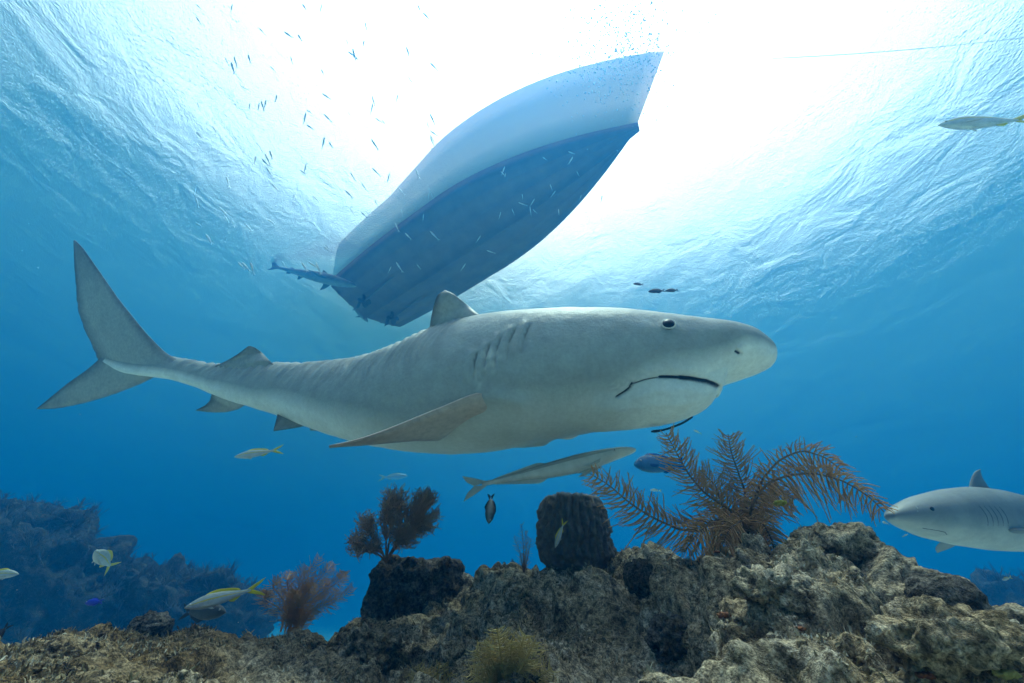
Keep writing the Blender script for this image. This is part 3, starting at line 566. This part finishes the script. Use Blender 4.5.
def make(kind, name):
    root = bpy.data.objects.new(name, None); COL.objects.link(root); root.empty_display_size = .1
    K = KINDS[kind]; V, Fc, at = fish_body(*K['body']); link('body', mesh(name+'_body', V, Fc, M[K['mat']], at), root)
    for fn, LE, TE, th_, mt in K['fins']:
        sides = (1, -1) if fn.startswith(('pectoral', 'pelvic')) else (1,)
        for s_ in sides:
            LE_ = [(p[0], p[2]*s_ if len(p) > 2 else 0, p[1]) for p in LE]; TE_ = [(p[0], p[2]*s_ if len(p) > 2 else 0, p[1]) for p in TE]
            V, Fc, at = fin_mesh(LE_, TE_, th_, 14, 9); link(fn, mesh(fn, V, Fc, M[mt], at), root)
    if 'tail' in K:
        V, Fc, at = join(*[fin_mesh(xz(a), xz(b), .012, 14, 9) for a, b in K['tail'][0]]); link('tail_fin', mesh('tail_fin', V, Fc, M[K['tail'][1]], at), root)
    if 'eye' in K:
        x, y, z, r = K['eye']
        for s_ in (1, -1): V, Fc = eye_mesh((x, y*s_, z), r); e = link('eye', mesh('eye', V, Fc, M['eye' if 'dark_eye' in K else 'eye_ring']), root); V, Fc = eye_mesh((x, (y+r*.2)*s_, z), r*.62); link('pupil', mesh('pupil', V, Fc, M['eye']), e)
    if 'extra' in K: K['extra'](root)
    return root
def fork(x0, x1, z0, z1, xf): return [([(x0, z0), ((x0+x1)/2, z0+(z1-z0)*.55), (x1, z1)], [(xf, 0), ((xf+x1)/2+.01, z1*.42), (x1, z1*.99)]), ([(x0, -z0), ((x0+x1)/2, -z0-(z1-z0)*.55), (x1, -z1)], [(xf, 0), ((xf+x1)/2+.01, -z1*.42), (x1, -z1*.99)])]
KINDS = {
 'snapper': dict(body=[[(0, 0, -.004, .004), (.03, .02, -.02, .016), (.1, .055, -.05, .034), (.2, .088, -.078, .05), (.33, .108, -.095, .056), (.5, .095, -.085, .048), (.65, .065, -.058, .034), (.78, .036, -.032, .018), (.86, .024, -.022, .010), (.9, .024, -.022, .006)]], mat='snapper',
   fins=[('dorsal_fin', [(.24, .085), (.33, .128), (.45, .14), (.6, .115)], [(.74, .03), (.76, .05), (.74, .072), (.68, .095)], .012, 'yellow_fin'), ('anal_fin', [(.58, -.06), (.62, -.09), (.67, -.098)], [(.76, -.03), (.75, -.05), (.72, -.07)], .01, 'yellow_fin'),
     ('pectoral_fin', [(.25, -.03, .045), (.34, -.05, .075), (.42, -.055, .085)], [(.25, -.055, .045), (.33, -.075, .07), (.41, -.06, .085)], .006, 'remora_fin'), ('pelvic_fin', [(.3, -.085, .015), (.37, -.12, .03)], [(.36, -.085, .015), (.4, -.115, .03)], .006, 'remora_fin')],
   tail=(fork(.84, 1.12, .022, .135, .93), 'yellow_fin'), eye=(.085, .027, .018, .017)),
 'remora': dict(body=[[(0, .012, -.002, .008), (.02, .022, -.01, .03), (.08, .036, -.018, .046), (.2, .048, -.04, .05), (.33, .05, -.052, .05), (.48, .042, -.048, .044), (.62, .028, -.03, .03), (.75, .018, -.016, .018), (.86, .014, -.011, .01), (.9, .014, -.011, .006)]], mat='remora',
   fins=[('dorsal_fin', [(.5, .035), (.55, .056), (.6, .05), (.72, .03)], [(.84, .008), (.82, .02), (.8, .022), (.77, .026)], .008, 'remora_fin'), ('anal_fin', [(.5, -.04), (.56, -.068), (.62, -.055), (.72, -.032)], [(.84, -.006), (.82, -.018), (.8, -.02), (.77, -.025)], .008, 'remora_fin'),
     ('pectoral_fin', [(.2, -.015, .048), (.26, -.035, .058), (.31, -.042, .062)], [(.21, -.035, .046), (.25, -.048, .055), (.30, -.046, .062)], .005, 'remora_fin'), ('pelvic_fin', [(.24, -.045, .012), (.31, -.07, .03)], [(.29, -.045, .012), (.35, -.065, .03)], .005, 'remora_fin')],
   tail=(fork(.87, 1.02, .012, .075, .95), 'remora_fin'), eye=(.115, .044, .012, .012)),
 'parrot': dict(body=[[(0, .01, -.02, .01), (.04, .06, -.06, .035), (.14, .13, -.115, .065), (.3, .175, -.15, .08), (.5, .165, -.15, .075), (.68, .11, -.10, .05), (.8, .065, -.06, .025), (.88, .06, -.055, .015)]], mat='parrot',
   fins=[('dorsal_fin', [(.2, .13), (.3, .2), (.5, .2), (.68, .14)], [(.82, .05), (.82, .08), (.8, .1), (.74, .12)], .014, 'parrot_fin'), ('anal_fin', [(.52, -.13), (.6, -.17), (.7, -.13)], [(.82, -.05), (.81, -.08), (.78, -.1)], .012, 'parrot_fin'), ('pectoral_fin', [(.26, 0, .07), (.36, -.02, .1), (.42, -.03, .11)], [(.27, -.05, .07), (.35, -.08, .095), (.42, -.05, .11)], .006, 'parrot_fin')],
   tail=(fork(.84, 1.03, .05, .13, .98), 'parrot_fin'), eye=(.12, .055, .06, .016)),
 'damsel': dict(body=[[(0, .0, -.01, .01), (.04, .05, -.05, .03), (.15, .13, -.12, .06), (.35, .18, -.17, .075), (.55, .165, -.155, .06), (.75, .09, -.085, .03), (.86, .055, -.05, .015)]], mat='damsel',
   fins=[('dorsal_fin', [(.2, .13), (.4, .22), (.62, .2)], [(.82, .05), (.8, .1), (.74, .14)], .014, 'dark_fin'), ('anal_fin', [(.45, -.15), (.58, -.21), (.68, -.17)], [(.82, -.05), (.8, -.1), (.74, -.13)], .012, 'dark_fin')], tail=(fork(.82, 1.06, .045, .14, .95), 'dark_fin'), eye=(.12, .05, .05, .025)),
 'dark': dict(body=[[(0, .0, -.01, .01), (.05, .05, -.05, .03), (.15, .11, -.1, .06), (.35, .15, -.14, .07), (.55, .14, -.13, .06), (.75, .08, -.075, .03), (.86, .045, -.04, .015)]], mat='dark_fish',
   fins=[('dorsal_fin', [(.2, .12), (.4, .2), (.62, .18)], [(.82, .05), (.8, .1), (.74, .14)], .014, 'dark_fin'), ('anal_fin', [(.45, -.12), (.58, -.19), (.68, -.15)], [(.82, -.04), (.8, -.09), (.74, -.12)], .012, 'dark_fin')], tail=(fork(.82, 1.08, .04, .15, .93), 'dark_fin'), eye=(.12, .055, .04, .018)),
}
RS = [(0, .006, -.008, .012), (.012, .018, -.017, .026), (.04, .033, -.03, .043), (.1, .056, -.052, .062), (.2, .08, -.07, .074), (.3, .094, -.08, .078), (.4, .092, -.082, .074), (.52, .074, -.066, .058), (.66, .046, -.042, .034), (.78, .026, -.024, .018), (.84, .02, -.018, .012), (.9, .012, -.006, .006)]
def rs_pt(x, z, s_, lift=0.):
    q = np.array(RS); t_, b2, w_ = (np.interp(x, q[:, 0], q[:, k]) for k in (1, 2, 3)); c = (z-(t_+b2)/2)/((t_-b2)/2); return (x, s_*(w_*math.sqrt(max(0, 1-c*c))+lift), z)
def shark_face(root):
    for s_ in (1, -1):
        tb = Tubes(); tb.add([rs_pt(x, z, s_) for x, z in ((.055, -.031), (.07, -.034), (.085, -.037), (.1, -.041), (.11, -.046))], .0009, 5); V, Fc = tb.get(); link('mouth', mesh('mouth', V, Fc, M['black']), root)
        for k in range(5):
            x = .205+.016*k; tb = Tubes(); tb.add([rs_pt(x+.004*math.sin(q*3), .025-.05*q, s_) for q in np.linspace(0, 1, 6)], .0007, 5); V, Fc = tb.get(); link('gill_slit', mesh('gill_slit', V, Fc, M['black']), root)
KINDS['reef_shark'] = dict(body=[RS, 90, 40], mat='reef_shark',
   fins=[('dorsal_fin', [(.30, .07), (.34, .115), (.375, .145), (.405, .155)], [(.41, .07), (.40, .1), (.395, .13), (.405, .153)], .02, 'reef_fin'), ('second_dorsal_fin', [(.66, .03), (.69, .065), (.71, .07)], [(.72, .02), (.72, .04), (.725, .055)], .01, 'reef_fin'), ('anal_fin', [(.66, -.03), (.69, -.065), (.72, -.07)], [(.72, -.02), (.72, -.04), (.73, -.06)], .01, 'reef_fin'),
     ('pectoral_fin', [(.255, -.03, .05), (.31, -.045, .13), (.37, -.06, .2), (.42, -.07, .235)], [(.34, -.035, .045), (.36, -.048, .11), (.39, -.062, .17), (.425, -.07, .235)], .018, 'reef_fin'), ('pelvic_fin', [(.54, -.045, .02), (.58, -.08, .05), (.6, -.09, .06)], [(.6, -.035, .015), (.605, -.06, .04), (.61, -.085, .06)], .01, 'reef_fin')],
   tail=([([(.82, .014), (.9, .09), (.97, .16), (1.02, .2)], [(.9, -.01), (.925, .04), (.965, .11), (1.02, .195)]), ([(.82, -.012), (.88, -.06), (.93, -.1)], [(.9, .015), (.9, -.02), (.925, -.095)])], 'reef_fin'), eye=(.075, .0515, .014, .0062), dark_eye=True, extra=shark_face)
PROTO = {}
def place(kind, name, head, tail, label, cat, group=None, roll=0., length=1., thin=1.):
    """nose at head, tail tip at tail: each (px, py, depth)"""
    if kind in PROTO: o = copy_tree(PROTO[kind]); o.name = name
    else: o = make(kind, name); PROTO[kind] = o
    A = Vector(U(*head)); B = Vector(U(*tail)); L_ = (B-A).length/length; X_ = (B-A).normalized(); Zv = Vector((0, 0, 1)); Y_ = Zv.cross(X_).normalized(); Z_ = X_.cross(Y_)
    Y_, Z_ = Y_*math.cos(roll)+Z_*math.sin(roll), Z_*math.cos(roll)-Y_*math.sin(roll)
    Mx = Matrix((X_, Y_, Z_)).transposed().to_4x4(); o.matrix_world = Matrix.Translation(A) @ Mx @ Matrix.Diagonal((L_, L_*thin, L_*thin, 1))
    for k in ('label', 'category', 'group'):
        if k in o: del o[k]
    return tag(o, label, cat, group)
place('remora', 'sharksucker', (636, 450.5, 1.95), (466, 488, 2.05), 'slim pale sharksucker swimming just below the tiger shark belly', 'fish')
place('snapper', 'yellowtail_snapper', (184, 608, 1.55), (266, 586, 1.65), 'large yellowtail snapper low over the left reef, facing left', 'fish', 'yellowtail snappers', length=1.12)
place('snapper', 'yellowtail_snapper', (234, 457, 3.4), (284, 449, 3.5), 'yellowish snapper in open water below the tiger shark tail', 'fish', 'yellowtail snappers', length=1.12)
place('snapper', 'yellowtail_snapper', (938, 125, 2.6), (1038, 119, 2.6), 'snapper high at the right edge against the bright surface', 'fish', 'yellowtail snappers', length=1.12)
place('snapper', 'yellowtail_snapper', (95, 551, 3.0), (113, 569, 3.35), 'small pale snapper before the dark far reef bank, tail down right', 'fish', 'yellowtail snappers', length=1.12, roll=.5)
place('snapper', 'yellowtail_snapper', (19, 574, 2.6), (-26, 575, 2.6), 'pale snapper cut off by the left edge below the far bank', 'fish', 'yellowtail snappers', length=1.12)
place('snapper', 'yellowtail_snapper', (555, 548, 1.7), (565, 519, 1.75), 'tiny upright snapper with yellow tail before the barrel sponge', 'fish', 'yellowtail snappers', length=1.12, roll=.4)
place('parrot', 'parrotfish', (634, 464.5, 2.9), (683, 464, 3.0), 'deep blue parrotfish half hidden behind the sea plume', 'fish')
place('damsel', 'damselfish', (489, 524, 2.05), (491, 495, 2.15), 'small dark and silver fish hanging nose down left of the barrel sponge', 'fish', roll=1.2)
place('dark', 'surgeonfish', (226, 612, 2.3), (184, 612, 2.35), 'black fish hidden behind the large yellowtail snapper', 'fish')
place('dark', 'surgeonfish', (-18, 650, 1.35), (9, 625, 1.4), 'black fish tail poking in at the lower left edge', 'fish')
place('dark', 'surgeonfish', (-34, 668, 1.3), (7, 651, 1.35), 'second black fish tail just above the reef at lower left', 'fish')
o = place('damsel', 'blue_chromis', (85, 603, 2.5), (102, 601.5, 2.5), 'tiny vivid blue fish in front of the far reef bank', 'fish')
for ch in o.children:
    if ch.name.startswith(('body', 'tail', 'dorsal', 'anal')): ch.data = ch.data.copy(); ch.data.materials[0] = M['blue']
place('reef_shark', 'reef_shark', (890, 516, 3.2), (1150, 528, 4.1), 'grey reef shark entering at the right edge, snout to the left', 'shark', 'reef sharks', length=1.02, roll=.05, thin=.82)
place('reef_shark', 'reef_shark', (356, 286, 12.5), (262, 264, 13.2), 'small distant shark silhouette at the stern end of the boat', 'shark', 'reef sharks', length=1.02, thin=.6)
place('reef_shark', 'reef_shark', (368, 322, 15.), (346, 298, 15.), 'faint tiny shark silhouette below the boat stern, left of the dorsal fin', 'shark', 'reef sharks', length=1.02)
place('snapper', 'yellowtail_snapper', (408, 476, 20.), (378, 478, 20.2), 'faint fish far off in the blue above the sea fan', 'fish', 'distant fish', length=1.12)
place('remora', 'cleaner_remora', (944, 521, 3.22), (917, 509, 3.16), 'small pale remora resting on the reef shark cheek', 'fish')
for k, (a, b, d_) in enumerate((((633, 283.6), (644, 284.6), 4.2), ((648, 291.6), (666, 290.4), 4.0), ((665, 290.8), (679, 290), 4.3))):
    place('dark', 'small_fish', (*a, d_), (*b, d_+.02), ('leftmost and highest of three small fish above the shark head', 'middle and longest of three small fish above the shark head', 'rightmost of three small fish above the shark head')[k], 'fish', 'three small fish above the head', length=1.08)
for k, (x, y, dx, dy, d_, lb) in enumerate(((882, 522, 7, 2, 2.2, 'tiny brownish fish just under the reef shark snout'), (908, 534, -6, 3, 2.3, 'tiny brownish fish above the right coral knob'), (693, 430, 9, 4, 3.5, 'tiny pale fish right of the strand under the jaw'), (1002, 580, 10, -3, 3.2, 'tiny fish over the right hazy bank'), (650, 490, 12, 1, 5., 'faint pale fish behind the left sea plume branch'))):
    place('snapper', 'small_fish', (x, y, d_), (x+dx, y+dy, d_+.02), lb, 'fish', length=1.12)
# school of baitfish under the surface
V, Fc, at = fish_body([(0, .0, -.008, .01), (.06, .04, -.04, .03), (.25, .085, -.085, .05), (.5, .08, -.08, .045), (.75, .035, -.035, .02), (.84, .02, -.02, .008)], 12, 8)
tl = join(*[fin_mesh(xz(a), xz(b), .02, 4, 3) for a, b in fork(.8, 1.05, .02, .12, .9)]); tl[2]['v'] = np.zeros(len(tl[0]))
V, Fc, at = join((V, Fc, at), (tl[0], tl[1], {'v': tl[2]['v']})); bait = mesh('baitfish', V, Fc, M['bait'], at)
def baits(n, fn, label, group):
    for k in range(n):
        px, py, ang, ln, d_ = fn(); A = Vector(U(px, py, d_)); B = Vector(U(px+ln*math.cos(ang), py+ln*math.sin(ang), d_+random.uniform(-.06, .06)))
        o = link('baitfish', bait); X_ = (B-A).normalized(); Y_ = Vector((0, 0, 1)).cross(X_).normalized(); Z_ = X_.cross(Y_)
        o.matrix_world = Matrix.Translation(A) @ Matrix((X_, Y_, Z_)).transposed().to_4x4() @ Matrix.Scale((B-A).length, 4); tag(o, label, 'fish', group)
baits(105, lambda: (min(430, max(196, random.gauss(305, 78))), min(262, max(4, random.gauss(128, 80))), random.choice((1.0, 1.15, .8, 1.3, .6, 1.8)), random.uniform(7, 14), random.uniform(5., 6.6)), 'tiny baitfish in the loose school below the bright surface left of the boat', 'baitfish school left of the boat')
baits(26, lambda: (lambda q: (430+150*q+random.uniform(-45, 45), 250-80*q+random.uniform(-35, 35), random.uniform(.3, 2.2), random.uniform(5, 10), random.uniform(5.5, 6.8)))(random.random()), 'tiny silvery baitfish seen against the dark boat hull', 'baitfish under the hull')
# drifting specks
def snow():
    p = U(random.uniform(0, 1024), random.uniform(0, 640), random.uniform(1.2, 5.)); return p
M['snow'] = plain('marine_snow', (.5, .5, .45), .9)
specks('marine_snow', 240, snow, M['snow'], .0007, .0022)
# ------------------------------------------------------------------ corals and sponges
def coral_mat(name, c, tipc, rough=.9):
    t = NT(name); t.color(t.mix(t.noise(14, 4, .6), c, tipc)).rough(rough, .1); t.bump(t.noise(220, 2, .6), .003, .7); return t.m
M['plume_stem'] = coral_mat('sea_plume_stem', (.19, .11, .07), (.28, .17, .11)); M['plume'] = coral_mat('sea_plume_polyps', (.44, .21, .085), (.62, .34, .15))
M['fan'] = coral_mat('sea_fan', (.36, .21, .14), (.52, .34, .24)); M['bush'] = coral_mat('sea_rod', (.42, .30, .11), (.6, .46, .19)); M['rod'] = coral_mat('left_plume', (.40, .21, .11), (.58, .35, .2))
def plume(root, path, r0, pin, dens, mats, hang=0., side=(1, 1), k=5, wob=.55):
    """a stem with rows of curved branchlets"""
    n = 40; P = resample([U(*p) for p in path], n); tt_ = np.linspace(0, 1, n); tb = Tubes(); tb.add(P, r0*(1-.75*tt_), 6); V, Fc = tb.get(); b_ = obj('branch', V, Fc, mats[0], root)
    T_ = nrm(np.gradient(P, axis=0)); tb = Tubes(); Lc = np.linalg.norm(np.diff(P, axis=0), axis=1).sum(); m_ = int(Lc*dens); vw = nrm(P.mean(0)-CAM)
    for i in range(m_):
        u = .10+.9*(i+random.random()*.5)/m_; j = min(n-1, int(u*(n-1))); p = P[j]; tg = T_[j]; sv = nrm(np.cross(tg, vw))
        for s_, on in zip((1, -1), side):
            if not on or random.random() < .08: continue
            ln = pin*random.uniform(.7, 1.15)*(1-.55*max(0, u-.75)/.25)*(.55+.45*min(1, u/.3)); out_ = nrm(sv*s_*1.0+vw*random.gauss(0, .5)+tg*random.uniform(.1, .45))
            q = np.linspace(0, 1, k)[:, None]; cur = tg*.95*(1-hang)+np.array((0, 0, -1))*hang*.9+RNG.normal(size=3)*wob
            tb.add(p+out_*ln*q+cur*ln*.75*q**2, (.0025-.0012*q[:, 0])*(pin/.085)**.7*random.uniform(.8, 1.2), 4)
    V, Fc = tb.get(); o = link('branchlets', mesh('branchlets', V-np.array(root['_at']), Fc, mats[1]), b_); o['kind'] = 'stuff'
base = U(742, 538, 1.5); pl = empty('sea_plume', base, 'large brown sea plume with arching feathery branches on the reef crest', 'soft coral')
mt = (M['plume_stem'], M['plume'])
for path, hang, side in (
  ([(742, 545, 1.5), (737, 530, 1.49), (709, 531, 1.46), (680, 530, 1.44), (651, 517, 1.43), (628, 502, 1.42), (609, 485, 1.42), (589, 473, 1.42)], .25, (1, 1)),
  ([(742, 545, 1.5), (731, 510, 1.5), (705, 494, 1.5), (689, 475, 1.5), (676, 452, 1.5), (666, 433, 1.5)], .15, (1, 1)),
  ([(744, 545, 1.52), (747, 517, 1.53), (745, 491, 1.55), (738, 472, 1.56), (731, 452, 1.57), (728, 434, 1.58)], .15, (1, 1)),
  ([(744, 545, 1.5), (754, 501, 1.48), (763, 478, 1.46), (780, 459, 1.45), (802, 450, 1.44), (825, 457, 1.43), (844, 472, 1.43)], .8, (1, 1)),
  ([(745, 545, 1.48), (752, 504, 1.45), (767, 483, 1.43), (789, 475, 1.41), (815, 473, 1.40), (844, 481, 1.38), (870, 497, 1.36), (884, 512, 1.35)], .8, (1, 1)),
  ([(742, 545, 1.48), (735, 522, 1.44), (716, 520, 1.40), (698, 532, 1.37), (684, 552, 1.35)], .7, (1, 1)),
  ([(744, 545, 1.48), (752, 520, 1.42), (764, 524, 1.38), (772, 540, 1.36), (776, 560, 1.35)], .7, (1, 1)),
  ([(742, 545, 1.5), (722, 505, 1.56), (715, 485, 1.6), (700, 470, 1.62)], .2, (1, 1)),
  ([(744, 545, 1.5), (742, 520, 1.42), (730, 528, 1.38), (722, 545, 1.36)], .7, (1, 1)),
  ([(744, 545, 1.5), (760, 505, 1.5), (768, 495, 1.5), (782, 492, 1.5), (795, 500, 1.5)], .6, (1, 1))):
    plume(pl, path, .006, .068, 230, mt, hang, side, k=7, wob=.32)
# the plume at left
c0 = U(300, 624, 2.15); rp = empty('sea_plume', c0, 'feathery reddish sea plume leaning right on the left reef crest', 'soft coral')
for k, (tx, ty) in enumerate(((319, 556), (331, 562), (345, 571), (306, 565), (291, 571), (276, 577), (350, 586), (326, 579), (338, 594), (268, 590), (311, 583), (296, 590))):
    plume(rp, [(292+random.uniform(-14, 14), 632, 2.15), ((288+tx)/2+random.uniform(-5, 2), (624+ty)/2, 2.13+random.uniform(-.08, .08)), (tx-4, ty+9, 2.1), (tx+random.uniform(-2, 4), ty, 2.1+random.uniform(-.12, .12))], .005, .042, 190, (M['rod'], M['rod']), .0, wob=.35)
# olive bush in front
c0 = on_reef(507, 678)[0]; d0 = float((c0-CAM)@CF)-.05; fb = empty('sea_rod', c0, 'olive brown bushy sea rod at the bottom centre foreground', 'soft coral')
for k, (tx, ty) in enumerate(((474, 650), (484, 640), (497, 628), (512, 640), (525, 634), (536, 640), (549, 652), (552, 668), (470, 672), (505, 655), (530, 660), (490, 662))):
    plume(fb, [(507+random.uniform(-10, 10), 692, d0+.03), ((507+tx)/2, (695+ty)/2, d0-.03+random.uniform(-.03, .03)), (tx, ty, d0-.05+random.uniform(-.05, .05))], .005, .034, 220, (M['bush'], M['bush']), .0, wob=.35)
c0 = U(425, 690, 1.25); fb = empty('sea_rod', c0, 'sparse olive tuft left of the bushy sea rod', 'soft coral')
for tx, ty in ((418, 664), (430, 668), (440, 662), (452, 672), (408, 674)):
    plume(fb, [(432, 700, 1.25), ((432+tx)/2, (695+ty)/2, 1.24), (tx, ty, 1.22)], .004, .03, 140, (M['bush'], M['bush']), .0, wob=.35)
c0 = on_reef(524, 572)[0]; d0 = float((c0-CAM)@CF); fb = empty('sea_rod', c0, 'small thin sprig left of the barrel sponge on the crest', 'soft coral')
for tx, ty in ((521, 524), (526, 530), (514, 537), (531, 538)):
    plume(fb, [(524, 574, d0), ((524+tx)/2+1, (568+ty)/2, d0), (tx, ty, d0)], .003, .02, 110, (M['plume_stem'], M['fan']), .0, wob=.4)
# bushy fan on the dark rock
c0 = U(386, 562, 2.02); fan = empty('sea_fan', c0, 'bushy brown sea fan in rounded lobes on the dark squat rock', 'soft coral')
for (cx, cy_, rx, ry, nn_) in ((396, 503, 15, 17, 130), (422, 515, 18, 22, 170), (404, 533, 16, 18, 120), (424, 497, 10, 8, 50), (367, 524, 10, 13, 60), (356, 545, 9, 14, 60), (374, 546, 8, 9, 35), (386, 520, 7, 15, 40), (430, 498, 7, 7, 30)):
    tb = Tubes(); sx_, sy_0 = 386+(cx-386)*.25, 556+(cy_-556)*.2; d0 = 2.0; dl = random.uniform(-.05, .06)
    main = resample([U(386, 562, 2.02), U(sx_, sy_0, 2.02), U(cx, cy_+ry*.3, d0+dl)], 12); tb.add(main, .006*(1-.6*np.linspace(0, 1, 12)), 5); V, Fc = tb.get(); b_ = obj('branch', V, Fc, M['plume_stem'], fan); tb = Tubes()
    for k in range(nn_):
        a = random.uniform(0, 6.283); rr = math.sqrt(random.random()); tip = U(cx+rx*rr*math.cos(a), cy_+ry*rr*math.sin(a), d0+dl+random.gauss(0, .05)); s0 = main[random.randint(6, 11)]
        md = (s0+tip)/2+RNG.normal(size=3)*.012+np.array((0, 0, .012)); P = resample([s0, md, tip], 7); tb.add(P, np.linspace(.0026, .0016, 7), 4)
        for z_ in range(4):
            e = nrm(RNG.normal(size=3)+(tip-s0)*8); tb.add([P[3+z_ % 4], P[3+z_ % 4]+e*.018, P[3+z_ % 4]+e*.03+np.array((0, 0, .004))], .0016, 3)
    V, Fc = tb.get(); o = link('twigs', mesh('twigs', V-np.array(c0), Fc, M['fan']), b_); o['kind'] = 'stuff'
# barrel sponge
t = NT('barrel_sponge'); hgt_ = t.attr('rim'); c = t.mix(t.noise(30, 5, .65), (.05, .04, .034), (.28, .24, .21)); c = t.mix(t.math('MULTIPLY', hgt_, t.ramp(t.noise(40, 3), (.35, .2), (.6, .9))), c, (.48, .47, .5))
t.color(c).rough(.9, .1); t.bump(t.noise(90, 4, .7), .012, .9); M['barrel'] = t.m
def barrel(cb, H_, prof, tilt, name, label):
    na = 150; PR = np.array(prof); nr = 90; k = np.linspace(0, 1, nr); s = np.r_[0, np.cumsum(np.hypot(np.diff(PR[:, 0]), np.diff(PR[:, 1])))]; s /= s[-1]; rr = np.interp(k, s, PR[:, 0]); zz = np.interp(k, s, PR[:, 1])
    a = np.arange(na)*2*np.pi/na; A, Kk = np.meshgrid(a, k); rd = np.stack((np.cos(A), np.sin(A), zz[:, None]*3+0*A), -1); out_ = sstep(1., .8, Kk)
    ridge = (np.abs(np.sin(A*14.5+1.2*fbm(rd, 1.2, 2)))**.6-.6)*.2*sstep(.02, .12, Kk)*sstep(.72, .55, Kk)
    R_ = rr[:, None]*(1+ridge+.09*fbm(rd, 1.6, 3)+.06*fbm(rd, 6, 3)+.05*(.5-worley(rd, 7)))
    V = np.stack((R_*np.cos(A), R_*np.sin(A), zz[:, None]+.02*fbm(rd, 1.3, 2)), -1)*H_; V = V.reshape(-1, 3); V[:, 0] += V[:, 2]*tilt; rim = (sstep(.54, .60, Kk)*sstep(.70, .64, Kk)).ravel()
    return tag(obj(name, V+cb, grid_faces(nr, na).tolist()+[[j for j in range(na)][::-1], [(nr-1)*na+j for j in range(na)]], M['barrel'], None, {'rim': rim}), label, 'sponge')
cb = U(577, 566, 2.05); barrel(cb, .335, [(.40, -.1), (.50, .05), (.53, .25), (.52, .5), (.49, .72), (.45, .88), (.40, .94), (.35, .9), (.3, .7), (.25, .4), (.1, .36)], -.06, 'barrel_sponge', 'dark ridged barrel sponge with pale rim standing on the reef')
# encrusting sponges
for k, (px, py, r, col, lb) in enumerate(((724, 615, .022, (.2, .085, .045), 'orange encrusting sponge on the shaded face below the sea plume'), (800, 629, .016, (.2, .085, .045), 'small orange sponge patch right of the shaded hollow'), (979, 598, .02, (.24, .12, .07), 'orange sponge patch beside the right coral knob'),
    (1006, 674, .022, (.22, .2, .07), 'yellow sponge lump in the lower right corner'), (926, 675, .018, (.19, .07, .04), 'red sponge patch at the bottom right'), (850, 527, .03, (.3, .27, .13), 'yellow coral crust on the crest right of the sea plume'), (780, 503, .03, (.38, .34, .05), 'bright yellow sponge behind the sea plume base'), (717, 552, .014, (.3, .08, .03), 'tiny red brown sponge under the sea plume'), (888, 612, .035, (.09, .02, .02), 'dark red sponge in a hollow on the right slope'))):
    p, nn_ = on_reef(px, py)
    boulder('encrusting_sponge', p, (r*.62, r*.6, r*.22), lb, 'sponge', plain('sponge_%d' % k, col, .9, .4, 40, .1, .01), 4, .22, 2, 20+k)
